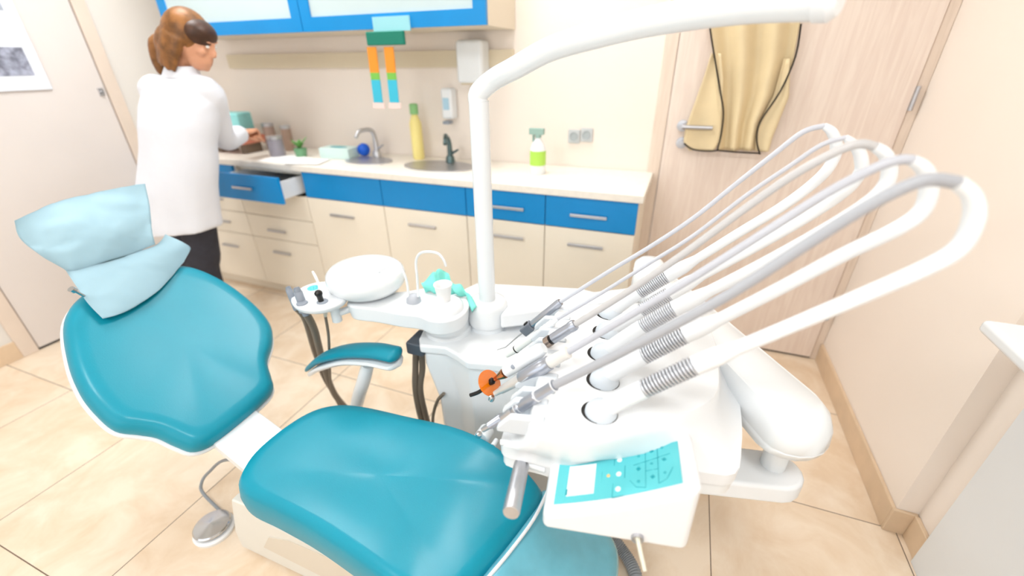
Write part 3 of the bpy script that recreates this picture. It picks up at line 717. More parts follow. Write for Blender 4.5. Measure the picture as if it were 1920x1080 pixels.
simple('tap_base',lambda bm:lathe(bm,(g1.x,g1.y,za-.002),(0,0,1),[(0,.025),(.014,.024),(.026,.016),(.03,.005)],n=28),mat('light_grey_plastic',(178,182,190),.35),unit,angle=80)
dp=lambda px,py: Yp(px,py,g1.y)
T('cup_filler',[dp(784,556),dp(782,520),dp(780,490),dp(788,475),dp(805,472),dp(822,476),dp(832,488),dp(836,499)],.0042,white2,unit,smooth=5,n=12)
gy=g1.y-.01
T('bowl_rinser',[Yp(766,558,gy),Yp(763,530,gy),Yp(756,510,gy),Yp(742,499,gy),Yp(725,501,gy),Yp(708,510,gy)],.0042,white2,unit,smooth=5,n=12)
# grey hose rack and its hoses at the left of the unit
a=Z(790,628,zt)
rk=simple('hose_rack',lambda bm:(box(bm,(a.x-.035,a.y-.05,zt-.055),(a.x+.03,a.y+.04,zt-.006))),greyd,unit,bevel=.008)
for s,(x0,x1,x2) in enumerate(((780,779,787),(789,792,797))):
    T('rack_hose',[Z(x0,646,zt-.05)+V((0,.0,0)),Z(x1,690,.45),Z(x0-1,730,.36),Z(x2,775,.24),Z(x2+8,800,.10)],.0115,hose_b,unit,smooth=6,n=12)
T('drain_hose',[Z(832,738,.42),Z(820,752,.36),Z(812,780,.26),Z(812,810,.10)],.006,hose_b,unit,smooth=5,n=10)
# paper cup
q=Z(833,562,za+.028)
simpler=simple('paper_cup',lambda bm:lathe(bm,(q.x,q.y-.0,za+.0282),(0,0,1),[(0,.020),(.001,.0205),(.052,.028),(.055,.0305),(.058,.030),(.056,.027),(.05,.0265),(.006,.019)],n=32,cap=True),papw,angle=50); tag(simpler,'white paper cup on the round stand of the basin','cup')
# turquoise cloth / glove behind the cup
def glv(bm):
    c=[(783,536,.03),(800,522,.055),(812,512,.085),(826,516,.075),(840,532,.05),(856,545,.035),(872,556,.018),(884,582,.0)]
    f=[(790,556,.004),(803,556,.004),(815,558,.006),(828,560,.006),(842,560,.004),(856,562,.003),(868,566,.002),(880,592,-.03)]
    up=catmull([Z(x,y,za+h_)+V((0,.03,0)) for x,y,h_ in c],6); lo=catmull([Z(x,y,za+h_)+V((0,.03,0)) for x,y,h_ in f],6)
    G=[]
    for i_ in range(9):
        k=i_/8; row=[]
        for j_,(a_,b_) in enumerate(zip(lo,up)):
            p_=a_.lerp(b_,k); p_+=V((0,-.012*math.sin(k*PI)+.007*math.sin(j_*.55+k*4),.005*math.sin(j_*.8+k*3)*k)); row.append(p_)
        G.append(row)
    vv=[[bm.verts.new(p_) for p_ in r_] for r_ in G]
    for a_ in range(8):
        for b_ in range(len(vv[0])-1): bm.faces.new((vv[a_][b_],vv[a_][b_+1],vv[a_+1][b_+1],vv[a_+1][b_]))
gl=simple('rubber_glove',glv,glove,angle=80); gl.modifiers.new('t','SOLIDIFY').thickness=.003; tag(gl,'crumpled turquoise glove lying behind the paper cup on the basin','glove')
# ------------------------------------------------------------------ lamp pole
pb=Z(913,612,zt+.0); 
pole=thing('operating_lamp','white operating lamp pole with a long curved arm rising from the unit','lamp',(pb.x,pb.y,zt))
px,py=pb.x,pb.y+.012
simple('pole_socket',lambda bm:lathe(bm,(px,py,zt),(0,0,1),[(0,.064),(.018,.062),(.020,.068),(.035,.07),(.085,.07),(.1,.064),(.108,.045)],n=40),white2,pole,angle=50)
topz=Yp(905,190,py).z
T('pole',[(px,py,zt+.10),(px,py,topz)],.0285,white2,pole,n=32)
# arc of the arm: leaves the pole top towards the right, bending towards the viewer
arcpx=[(908,200,0),(909,176,0),(925,150,.0),(965,128,.03),(1030,93,.06),(1110,68,.10),(1200,45,.13),(1300,26,.17),(1400,12,.21),(1480,6,.24),(1535,3,.26)]
arc=[Yp(x,y,py-k) for x,y,k in arcpx]
arc[0]=V((px,py,topz-.01)); arc[1]=V((px,py,arc[1].z))
T('arm',arc,.027,white2,pole,smooth=6,n=28)
simple('arm_end',lambda bm:lathe(bm,arc[-1],(arc[-1]-arc[-2]),[(0,.029),(.02,.029),(.03,.02)],n=28),white,pole)
# ------------------------------------------------------------------ suction holder at the left of the basin
hzp=.76
hc=Z(592,563,hzp)
sh=thing('suction_holder','white oval pod holding suction tips with a turquoise sticker, left of the basin','holder',(hc.x,hc.y,.6))
ho=[Z(x,y,hzp) for x,y in ((543,560),(552,545),(580,531),(612,526),(640,530),(655,545),(648,562),(628,573),(600,580),(570,580),(550,573))]
ho=[(p.x,p.y) for p in catmull([V((p.x,p.y,0)) for p in ho],5,True)]
pod=simple('pod',lambda bm:prism(bm,ho,hzp-.026,hzp,taper=.1),white,sh,bevel=.011,seg=4)
st=Z(588,540,hzp)
simple('sticker',lambda bm:(lathe(bm,(st.x,st.y,hzp),(0,0,1),[(0,.021),(.0012,.021)],n=28)),cyan,sh)
def rst(bm):
    for k in range(8):
        a=k*PI/4; lathe(bm,(st.x+math.cos(a)*.012,st.y+math.sin(a)*.012,hzp+.0012),(0,0,1),[(0,.0018),(.0005,.0018)],n=8)
    lathe(bm,(st.x,st.y,hzp+.0012),(0,0,1),[(0,.0025),(.0005,.0025)],n=8)
simple('sticker_print',rst,cyan_d,sh)
jp=Z(629,585,.70)
T('joint_post',[V((jp.x,jp.y,hzp-.02)),V((jp.x,jp.y,.665))],.0165,white2,sh,n=24)
T('joint_tube',[V((jp.x,jp.y,.692)),Z(662,577,.70)],.0125,white2,sh,n=20)
def clipf(px_,py_): 
    c=Z(px_,py_,hzp-.01)
    simple('clip',lambda bm:(lathe(bm,c-V((0,.0,.018)),(0,0,1),[(0,.017),(.03,.018),(.034,.014)],n=24)),greyp,sh,angle=50)
clipf(568,574); clipf(606,571)
def suction(pxy,lab,r,h,hose,tipang=0,grp='suction tips in the white pod'):
    c=Z(*pxy,hzp)
    t=thing('suction_handpiece',lab,'suction tube',(c.x,c.y,hzp),grp)
    simple('nozzle',lambda bm:lathe(bm,(c.x,c.y,hzp-.05),(-.12,0,1),[(0,r*.9),(.05,r),(h*.7+.05,r),(h*.75+.05,r*.8),(h+.04,r*.85),(h+.05,r*.7),(h+.046,r*.5),(h+.03,r*.45)],n=24),greyp,t,angle=50)
    T('hose',[V((c.x,c.y,hzp-.045))]+hose,r*.95,hose_b,t,smooth=8,n=12)
    return t
suction((549,556),'short grey suction tip at the far left end of the white pod',.0105,.035,[Z(572,600,.62),Z(590,660,.40),Z(612,715,.22),Z(650,770,.05),Z(660,790,.02)])
suction((568,566),'thick grey suction tip at the front of the white pod',.0135,.05,[Z(590,620,.60),Z(606,680,.38),Z(628,740,.17),Z(668,785,.02),Z(680,800,.02)])
# syringe with black body
c=Z(604,566,hzp)
t=thing('suction_syringe','black bodied syringe with a thin white tip in the white pod','syringe',(c.x,c.y,hzp-.03))
simple('grip',lambda bm:lathe(bm,(c.x+.006,c.y-.004,hzp-.035),(-.12,0,1),[(0,.006),(.02,.0085),(.06,.0095),(.066,.0125),(.072,.0125),(.078,.008)],n=20),black,t)
T('white_tip',[c+V((0,0,.02)),Z(598,535,hzp+.045),Z(592,520,hzp+.07),Z(586,509,hzp+.085)],[.005,.0035,.0045,.0035],papw,t,smooth=4,n=10)
T('lower_sleeve',[c+V((.004,0,-.035)),Z(610,592,hzp-.07)],[.0075,.006],mat('beige_sleeve',(214,208,194),.4),t)
T('hose',[Z(610,592,hzp-.07),Z(616,630,.60),Z(618,680,.45),Z(622,730,.26),Z(640,770,.10),Z(640,790,.05)],.0048,hose_b,t,smooth=6,n=10)

# ------------------------------------------------------------------ instrument console
con=thing('instrument_console','white instrument console with control panel reaching over the chair on a jointed arm','console',(.05,.8,.66))
zc=.84
to=[(998,799),(1030,812),(1108,819),(1180,808),(1262,788),(1322,762),(1348,738),(1352,700),(1345,645),(1325,600),(1290,575),(1220,566),(1100,570),(1048,577),(1030,612),(1012,680),(1000,740),(992,785)]
bo=[(944,836),(1000,850),(1072,866),(1170,862),(1308,884),(1378,888),(1390,840),(1390,780),(1376,690),(1350,620),(1300,590),(1220,580),(1100,585),(1025,600),(1010,640),(985,700),(960,770),(944,810)]
zm=.745
TO=[Z(x,y,zc) for x,y in to]; BO=[Z(x,y,zm) for x,y in bo]
def sm(L,n=3): return catmull(L,n,True)
TO_s,BO_s=sm(TO),sm(BO)
def mixr(a,b,t,z,k=0): 
    r=[p.lerp(q2,t) for p,q2 in zip(a,b)]
    for p in r: p.z=z
    return r
def cbody(bm):
    cen=sum(TO_s,V())/len(TO_s)
    rim=[cen+(p-cen)*.975 for p in TO_s]
    loft(bm,[mixr(BO_s,BO_s,0,zm-.03),mixr(BO_s,BO_s,0,zm),mixr(TO_s,BO_s,.58,zm+.012),mixr(TO_s,BO_s,.22,zm+.038),mixr(TO_s,BO_s,.04,zc-.026),[V((p.x,p.y,zc-.008)) for p in TO_s],[V((p.x,p.y,zc)) for p in rim]])
simple('body',cbody,white,con,angle=40)
def clow(bm):
    cen=sum(BO_s,V())/len(BO_s); l=[cen+(p-cen)*.985 for p in BO_s]; l2=[cen+(p-cen)*.93 for p in BO_s]
    loft(bm,[mixr(l2,l2,0,zm-.075),mixr(l,l,0,zm-.062),mixr(l,l,0,zm-.033)])
simple('lower_pan',clow,white2,con,angle=40)
# handpiece slices: five parallel upright planes
MS=.14
wells=dict(F=(1118,772),E=(1125,713),C=(1125,663),B=(1133,622),A=(1138,588))
nsl=V((-MS,1,0))
def PW(k,x,y): return PL(x,y,Z(*wells[k],zc),nsl)
rods=dict(
 F=[(1150,757),(1208,729),(1303,685),(1360,662),(1480,612),(1620,553),(1740,500),(1800,462),(1826,410),(1822,368),(1795,342)],
 E=[(1148,700),(1208,667),(1284,628),(1330,608),(1450,547),(1580,478),(1680,430),(1728,395),(1742,352),(1733,318),(1710,300)],
 C=[(1146,652),(1206,612),(1264,579),(1310,556),(1420,500),(1530,440),(1620,385),(1658,350),(1668,318),(1660,290),(1640,275)],
 B=[(1152,612),(1203,582),(1256,551),(1300,525),(1400,472),(1500,415),(1580,362),(1612,325),(1615,300),(1606,276),(1585,258)],
 A=[(1155,578),(1199,548),(1250,518),(1290,496),(1380,440),(1470,385),(1535,335),(1562,300),(1568,272),(1560,248),(1545,236)])
rodR=dict(F=.0118,E=.0118,C=.0115,B=.011,A=.011)
ord_=['F','E','C','B','A']
wn={'F':'nearest','E':'second','C':'third','B':'fourth','A':'farthest'}
for k in ord_:
    w=Z(*wells[k],zc)
    # well
    wl_=simple('hose_well',lambda bm:lathe(bm,(w.x+.006,w.y,zc+.0003),(0,0,1),[(0,.0340),(.0016,.0335),(.0008,.0320),(.0006,.002)],n=32,sx=1.05,sy=.93,a0=(1,0,0)),darkgap,con)  # flat dark disc, the shade of the hole is put into its colour
    ball=simple('well_ball',lambda bm:lathe(bm,(w.x+.0090,w.y,zc+.0008),(0,0,1),[(0,.0315),(.008,.0302),(.016,.025),(.022,.014),(.024,.001)],n=28,a0=(1,0,0)),mat('ball_grey',(206,214,222),.4),con,angle=80)
    P=[PW(k,*q_) for q_ in rods[k]]
    arm_=simple('balance_arm',lambda bm:tube(bm,[w+V((.014,0,.002)),P[0],P[1]],[.016,.0185,.0175],smooth=4,n=16),white,con)
    simple('spring_collar',lambda bm:tube(bm,[P[2],P[2].lerp(P[3],.8),P[3].lerp(P[4],.2)],[.0175,.0165,rodR[k]],n=16),white,arm_)
    # spring: coiled wire
    def spring(bm,a=P[1],b=P[2]):
        d=(b-a); L=d.length; d.normalize(); e1,e2=frame_of(d); turns=15; n=turns*12; pts=[]
        for i in range(n+1):
            an=2*PI*turns*i/n; pts.append(a+d*(L*i/n)+e1*(math.cos(an)*.0155)+e2*(math.sin(an)*.0155))
        tube(bm,pts,.0026,n=8)
        tube(bm,[a,b],.0115,n=18)
    simple('spring',spring,mat('spring_steel',(205,208,214),.4,.8),arm_,angle=60)
    # upper flexible rod to the bend
    T('flexible_rod',P[3:],[rodR[k]]*6+[rodR[k]*.88,dict(F=.0089,E=.0076,C=.0078,B=.0054,A=.006)[k]],white,arm_,smooth=6,n=16)
# cradles on the left side
tails=dict(F=(1040,720),E=(1060,665),C=(1078,608),B=(1045,598),A=(1050,567))
crpx=dict(F=(978,772),E=(1000,722),C=(1012,676),B=(1026,632),A=(1036,592))
for k in ord_:
    c=Z(*crpx[k],zc-.012)
    def crf(bm,c=c):
        a=V((1,MS,0)).normalized(); b=V((-MS,1,0)).normalized()
        for s in (-1,1):
            o=c+b*(s*.024)
            pts=[(-.045,-.022),(-.018,.010),(.05,.016),(.06,-.03),(-.045,-.032)]
            loft(bm,[[o+a*x+b*(-.0085)+V((0,0,z)) for x,z in pts],[o+a*x+b*.0085+V((0,0,z)) for x,z in pts]])
        pts=[(-.03,-.03),(.06,-.008),(.06,-.04),(-.03,-.04)]
        loft(bm,[[c+a*x+b*(-.024)+V((0,0,z)) for x,z in pts],[c+a*x+b*.024+V((0,0,z)) for x,z in pts]])
    simple('instrument_cradle',crf,mat('cradle_plastic',(208,214,220),.35),con,bevel=.004,seg=2)
# front corner latch button
q=Z(938,829,.75); T('side_button',[q,q+V((.03,.01,0))],.006,white2,con)
# control panel pod
def VZ(px_,py_,base):  # height at which the upright line through base meets this image row
    best=None
    for i in range(400):
        z=.5+i*.001; v=V((base.x,base.y,z))-O; sy_=540-F*v.dot(uu)/v.dot(fw)
        if best is None or abs(sy_-py_)<best[0]: best=(abs(sy_-py_),z)
    return best[1]
zpb=.655
bl=Z(1015,992,zpb); br=Z(1288,1036,zpb)
fr_=(br-bl).normalized(); 
tl_z=VZ(0,966,bl); tr_z=VZ(0,918,br)
topL=V((bl.x,bl.y,tl_z)); topR=V((br.x-.004,br.y,tr_z))
panL=Z(1034,852,.735); panR=Z(1298,806,.80)
def panel(bm):
    n=14; rings=[]
    for i in range(n+1):
        u=i/n; sag=-.012*math.sin(u*PI)
        f=topL.lerp(topR,u)+V((0,0,sag)); b=panL.lerp(panR,u)+V((0,0,sag)); lo=bl.lerp(br,u); lb=V((b.x,b.y,zpb))
        rings.append([lo,f,b,lb])
    loft(bm,rings)
pp=simple('control_panel',panel,white,con,bevel=.014,seg=5)
def PS(u,v,k=.0):   # point on the panel's upper face
    sag=-.012*math.sin(u*PI); f=topL.lerp(topR,u)+V((0,0,sag)); b=panL.lerp(panR,u)+V((0,0,sag))
    n=((b-f).cross(topR-topL)).normalized(); n=n if n.z>0 else -n
    return f.lerp(b,v)+n*k
def strip(name,u0,u1,v0,v1,k0,k1,mt,par,n=12,skew=0):
    def f(bm):
        rings=[]
        for i in range(n+1):
            u=u0+(u1-u0)*i/n
            rings.append([PS(u,v0,k0),PS(u,v1,k0),PS(u,v1,k1),PS(u,v0,k1)])
        loft(bm,rings)
    return simple(name,f,mt,par,smooth=False)
kp=strip('keypad',.075,.895,.15,.85,.0002,.0014,cyan,pp)
strip('display',.155,.345,.25,.74,.0014,.0026,lcd,kp,n=3)
strip('display_mark',.150,.162,.27,.36,.0014,.0030,cyan_d,kp,n=1)
def disc(u,v,r,mt,name='key',nn=16,a=1.0):
    c=PS(u,v,.0014); n=(PS(u,v,.01)-PS(u,v,0)).normalized()
    simple(name,lambda bm:lathe(bm,c,n,[(0,r),(.001,r),(.0013,r*.7)],n=nn),mt,kp)
whitek=mat('white_key',(240,250,250),.4)
disc(.435,.50,.0035,mat('orange_led',(240,200,140),.4),'indicator')
for v in (.26,.50,.74): disc(.505,v,.0052,whitek)
for u,v in ((.635,.52),(.72,.78),(.725,.34),(.80,.58)): disc(u,v,.0048,cyan_d,nn=4)
for u,v in ((.635,.74),(.635,.32),(.72,.56),(.79,.80),(.80,.36)): disc(u,v,.0030,mat('teal_symbol',(60,176,186),.4))
def lines(bm):
    def ln(p,q2): 
        tube(bm,[PS(*p,.0016),PS(p[0]+(q2[0]-p[0])/2,p[1]+(q2[1]-p[1])/2,.0016),PS(*q2,.0016)],.0007,n=5)
    ln((.68,.88),(.68,.20)); ln((.76,.90),(.76,.22)); ln((.60,.60),(.84,.66)); ln((.68,.46),(.76,.45)); ln((.47,.14),(.54,.15)); ln((.47,.14),(.47,.36)); ln((.47,.66),(.47,.88)); ln((.545,.42),(.545,.62)); ln((.39,.40),(.39,.58))
    ln((.58,.36),(.62,.24)); ln((.62,.24),(.68,.20)); ln((.76,.22),(.81,.26)); ln((.81,.26),(.85,.42))
simple('key_outlines',lines,cyan_d,kp)
# socket and cord on the front face
q=PL(1195,1007,bl,V((-(br-bl).y,(br-bl).x,0)).normalized())
nf=V(((br-bl).y,-(br-bl).x,0)).normalized()
simple('socket_ring',lambda bm:lathe(bm,q-nf*.004,nf,[(0,.012),(.010,.011),(.006,.007),(.006,.002)],n=20),steel,pp)
T('plug',[q,q+nf*.02+V((.004,0,-.006)),q+nf*.045+V((.012,0,-.02))],[.0045,.004,.0035],mat('ivory_plug',(226,224,206),.4),pp)
# steel grab handle
a=Z(978,872,.70); b=Z(958,962,.715)
simple('grab_handle',lambda bm:lathe(bm,a+(a-b).normalized()*.03,(b-a),[(0,.0165),((b-a).length+.025,.0165),((b-a).length+.03,.015)],n=32),steel,con,angle=40)
T('handle_mount',[a+V((.0,.01,0)),a+V((.05,.01,.0))],.010,white2,con)
# support arm of the console
a=Z(1215,520,.76); b=Z(1497,798,.76)
def sarm(bm,lo=.70,hi=.80):
    d=(b-a); d.z=0; d.normalize(); s=V((-d.y,d.x,0)); pts=[]
    w0,w1=.055,.072
    P=[]
    for i in range(9):
        an=-PI/2+PI*i/8; P.append(b+d*(math.cos(an)*w1*.75)+s*(math.sin(an)*w1))
    for i in range(9):
        an=PI/2+PI*i/8; P.append(a+d*(math.cos(an)*w0)+s*(math.sin(an)*w0))
    c=sum(P,V())/len(P)
    def R(z,k): return [V((p.x,p.y,z))-(V((p.x,p.y,0))-V((c.x,c.y,0))).normalized()*k for p in P]
    loft(bm,[R(lo,.02),R(lo+.008,.006),R(lo+.025,.0),R(lo+.027,.002),R(lo+.029,0.0),R(hi-.035,.004),R(hi-.012,.018),R(hi,.042)])
simple('support_arm',sarm,white2,con,angle=50)
q=Z(1462,836,.66)
T('arm_column',[(q.x,q.y+.0,.59),(q.x,q.y,.715)],.027,white2,con,n=28)
def brk(bm):
    d=V((1,.25,0)).normalized(); s=V((-d.y,d.x,0)); e=V((q.x+.01,q.y-.01,0)); st_=V((.05,.80,0)); P=[]
    for i in range(9):
        an=-PI/2+PI*i/8; P.append(e+d*(math.cos(an)*.055)+s*(math.sin(an)*.055))
    P+= [st_+s*.06,st_-s*.06]
    loft(bm,[[V((p.x,p.y,.545)) for p in P],[V((p.x,p.y,.60)) for p in P]])
simple('arm_bracket',brk,white,con,bevel=.010,seg=3)
T('console_pivot',[(.06,.80,.59),(.06,.80,.68)],.04,white2,con,n=28)
# first arm from the lamp socket to the support arm
simple('link_arm',lambda bm:loft(bm,[[V((px+.066,py-.05,.645)),V((px+.066,py+.05,.645)),V((px+.066,py+.05,.705)),V((px+.066,py-.05,.705))],[V((a.x-.0,a.y-.05,.645)),V((a.x,a.y+.05,.645)),V((a.x,a.y+.05,.705)),V((a.x,a.y-.05,.705))]]),white,con,bevel=.012)
T('elbow',[(a.x,a.y,.64),(a.x,a.y,.72)],.045,white2,con,n=28)
e1=Z(1215,505,.84)
simple('elbow_cap',lambda bm:lathe(bm,(a.x,a.y+.01,.78),(0,0,1),[(0,.055),(.03,.052),(.045,.035),(.05,.005)],n=32),white2,con,angle=80)
# ------------------------------------------------------------------ handpieces with their hoses
def seg(bm,P,prof_,n=20):
    """lathe along the straight line P[0]->P[1]; prof in fractions of its length"""
    d=(P[1]-P[0]); L=d.length; lathe(bm,P[0],d,[(f_*L,r) for f_,r in prof_],n=n)
def hosef(k,pts,rad,m,par):
    P=[PW(k,*p) for p in pts]; T('hose',P,rad,m,par,smooth=6,n=14)
# F nearest contra-angle
A_,T_=PW('F',905,806),PW('F',1040,722)
t=thing('dental_handpiece','long silver contra-angle handpiece nearest the viewer, its head over the seat edge','handpiece',A_,'silver contra-angle handpieces on the console')
seg_=simple('sleeve',lambda bm:seg(bm,(A_,T_),[(.0,.0055),(.05,.0065),(.30,.0085),(.42,.0125),(.46,.0125)]),steel,t)
simple('motor',lambda bm:seg(bm,(A_,T_),[(.46,.0110),(.47,.0122),(.55,.0122),(.56,.0110),(.60,.0122),(.76,.0122),(.77,.0105),(.98,.0105),(1.0,.0115)]),steel_d,t)
simple('ring',lambda bm:[seg(bm,(A_,T_),[(f,.0108),(f+.002,.0128),(f+.008,.0128),(f+.010,.0108)]) for f in (.50,.54,.77,.985)],white,t)
simple('knurled_grip',lambda bm:seg(bm,(A_,T_),[(.10+.008*i,.0082+.0001*i if i%2 else .0072+.0001*i) for i in range(25)]),steel_d,t)
hd=PW('F',896,815)
simple('head',lambda bm:lathe(bm,hd+V((0,0,-.006)),(.35,0,.94),[(0,.005),(.003,.007),(.012,.007),(.015,.004)],n=18),chrome,t)
hosef('F',[(1040,722),(1150,668),(1350,562),(1500,466),(1600,402),(1680,358),(1740,337),(1795,342)],[.0086]*8,mat('grey_hose',(166,168,174),.38),t)
# E
A_,T_=PW('E',928,738),PW('E',1062,662)
t=thing('dental_handpiece','thick silver handpiece with a cream coupling beside the orange shield','handpiece',A_,'silver contra-angle handpieces on the console')
simple('sleeve',lambda bm:seg(bm,(A_,T_),[(0,.0065),(.08,.0075),(.10,.0095),(.26,.0112),(.38,.013),(.39,.0155)]),mat('pale_satin_metal',(210,208,206),.35,.5),t)
simple('motor',lambda bm:seg(bm,(A_,T_),[(.39,.0150),(.41,.0165),(.70,.0175),(.71,.0165),(.78,.0165)]),steel_d,t)
simple('coupling',lambda bm:seg(bm,(A_,T_),[(.78,.0130),(.80,.0140),(.96,.0125),(.97,.0135),(1.02,.0135),(1.03,.010)]),mat('cream_coupling',(228,224,218),.4),t)
simple('head',lambda bm:lathe(bm,PW('E',920,746)+V((0,0,-.008)),(.35,0,.94),[(0,.005),(.003,.0075),(.013,.0075),(.016,.004)],n=18),chrome,t)
hosef('E',[(1062,662),(1180,592),(1300,520),(1430,438),(1550,362),(1640,315),(1685,300),(1710,300)],[.0072]*8,mat('lilac_grey_hose',(190,192,200),.38),t)
# C motor with nothing on it
A_,T_=PW('C',1024,643),PW('C',1079,608)
t=thing('micromotor','short silver motor with an empty metal coupling, third hose from the viewer','handpiece',A_)
simple('motor',lambda bm:seg(bm,(A_,T_),[(.22,.0105),(.24,.0130),(.82,.0125),(.83,.0135),(.96,.0135),(1.0,.012)]),steel_d,t)
simple('coupling',lambda bm:(seg(bm,(A_,T_),[(-.02,.0105),(0,.0135),(.16,.0135),(.17,.011)])),mat('bronze_metal',(168,152,140),.25,.9),t)
simple('seal',lambda bm:seg(bm,(A_,T_),[(.165,.010),(.17,.0125),(.22,.0125),(.225,.010)]),black,t)
hosef('C',[(1079,608),(1180,545),(1290,470),(1390,396),(1480,333),(1560,288),(1610,270),(1640,275)],[.0074]*8,mat('warm_grey_hose',(192,190,190),.38),t)
# B white scaler
A_,T_=PW('B',950,668),PW('B',1046,598)
t=thing('ultrasonic_scaler','slim white scaler handpiece with a black ring and thin hose','handpiece',A_)
simple('handle',lambda bm:seg(bm,(A_,T_),[(.0,.0045),(.03,.006),(.13,.0085),(.20,.0105),(.55,.0095),(.68,.0080)]),mat('scaler_white',(226,230,228),.35),t)
simple('ring',lambda bm:seg(bm,(A_,T_),[(.185,.0095),(.19,.0112),(.205,.0112),(.21,.0095)]),black,t)
simple('strain_relief',lambda bm:seg(bm,(A_,T_),[(.68,.0075)]+[(.70+.028*i,.0105 if i%2 else .0095) for i in range(8)]+[(.93,.006),(1.0,.0055)]),white,t)
hosef('B',[(1046,598),(1130,548),(1220,492),(1300,442),(1400,366),(1480,312),(1540,272),(1585,258)],[.0044]*8,hose_l,t)
# A air water syringe
A_,T_=PW('A',984,620),PW('A',1051,566)
t=thing('air_water_syringe','silver air and water syringe with grey head and bent thin nozzle, farthest instrument','syringe',A_)
simple('handle',lambda bm:seg(bm,(A_,T_),[(.22,.010),(.25,.0115),(.95,.0115),(1.0,.010)]),steel_d,t)
dd=(T_-A_).normalized(); e1_,e2_=frame_of(dd)
simple('grey_head',lambda bm:obox(bm,A_+dd*.012,dd,e1_,e2_,.038,.026,.028),mat('mid_grey_plastic',(110,116,126),.4),t,bevel=.004)
simple('button',lambda bm:obox(bm,A_+dd*.02+e2_*.014,dd,e1_,e2_,.014,.010,.008),black,t,bevel=.002)
T('nozzle',[A_,PW('A',972,630),PW('A',948,651),PW('A',932,656)],[.0035,.0022,.0018,.0013],steel,t,n=10)
hosef('A',[(1051,566),(1140,510),(1220,462),(1300,409),(1380,345),(1450,290),(1505,248),(1545,236)],[.0054]*8,hose_l,t)
# curing light lying between them
def PM(x,y): 
    w=(Z(*wells['E'],zc)+Z(*wells['C'],zc))/2
    return PL(x,y,w+V((0,-.01,0)),nsl)
A_,T_=PM(948,697),PM(1020,652)
t=thing('curing_light','white curing light with a round orange shield and black tip, beside the scaler','curing light',A_)
simple('handle',lambda bm:seg(bm,(A_,T_),[(0,.0125),(.02,.015),(.5,.0175),(.9,.017),(1.0,.012)]),white2,t)
ddd=(T_-A_).normalized()
simple('metal_cone',lambda bm:lathe(bm,PM(928,711),ddd,[(0,.0055),(.008,.006),(.03,.0125),(.034,.0125)],n=24),copper,t)
bt=PM(966,687)
simple('button',lambda bm:lathe(bm,bt+V((0,-.012,.008)),(0,-.8,.6),[(0,.006),(.004,.0055),(.005,.003)],n=20),greyp,t)
sc_=PM(918,718)
simple('shield',lambda bm:lathe(bm,sc_,(ddd+V((0,-.25,.0))),[(-.001,.033),(.001,.033),(.0012,.005)],n=40),amber,t)
simple('collar',lambda bm:lathe(bm,PM(922,715),ddd,[(-.004,.006),(-.002,.0085),(.004,.0085),(.006,.006)],n=20),black,t)
T('light_guide',[PM(926,713),PM(915,722),PM(898,735),PM(882,741)],[.0052,.0052,.005,.005],black,t,smooth=4,n=12)

# grey corrugated hose on the floor at the bottom edge
def corr(bm):
    P=catmull([Z(1150,1010,.05),Z(1165,1030,.03),Z(1180,1052,.022),Z(1192,1080,.022),Z(1196,1120,.022)],12)
    tube(bm,P,[.021 if i%2 else .018 for i in range(len(P))],n=14)
hs=simple('corrugated_hose',corr,hose_g); tag(hs,'grey corrugated hose on the floor beside the leg rest end','hose')

# ------------------------------------------------------------------ the person at the worktop
per=thing('person','person in a white coat and dark trousers standing at the worktop, seen from behind','person',(-2.3,1.42,0))
def ell(bm,c,r,rot=None,n=20):
    g=bmesh.ops.create_uvsphere(bm,u_segments=n,v_segments=n//2+2,radius=1)
    for v in g['verts']:
        p=V((v.co.x*r[0],v.co.y*r[1],v.co.z*r[2])); 
        if rot: p=rot@p
        v.co=V(c)+p
face=V((.80,.36,-.42)).normalized()      # the way she looks
fs=face.cross(V((0,0,1))).normalized(); fu=fs.cross(face).normalized()
hc_=V((-2.15,1.57,1.545)); HR=Matrix((fs,face,fu)).transposed()   # x side, y forward, z up
def hp_(x,y,z): return hc_+HR@V((x,y,z))
shL,shR=V((-2.375,1.475,1.345)),V((-2.12,1.545,1.345))   # shoulders (left in the photo, right in the photo)
neck=V((-2.22,1.53,1.42)); pel=V((-2.33,1.40,.86)); chest=V((-2.26,1.48,1.22))
handR=V((-2.38,1.89,WT+.16)); handL=V((-2.44,1.90,WT+.13)); elR=V((-2.25,1.655,1.10)); elL=V((-2.48,1.62,1.10))
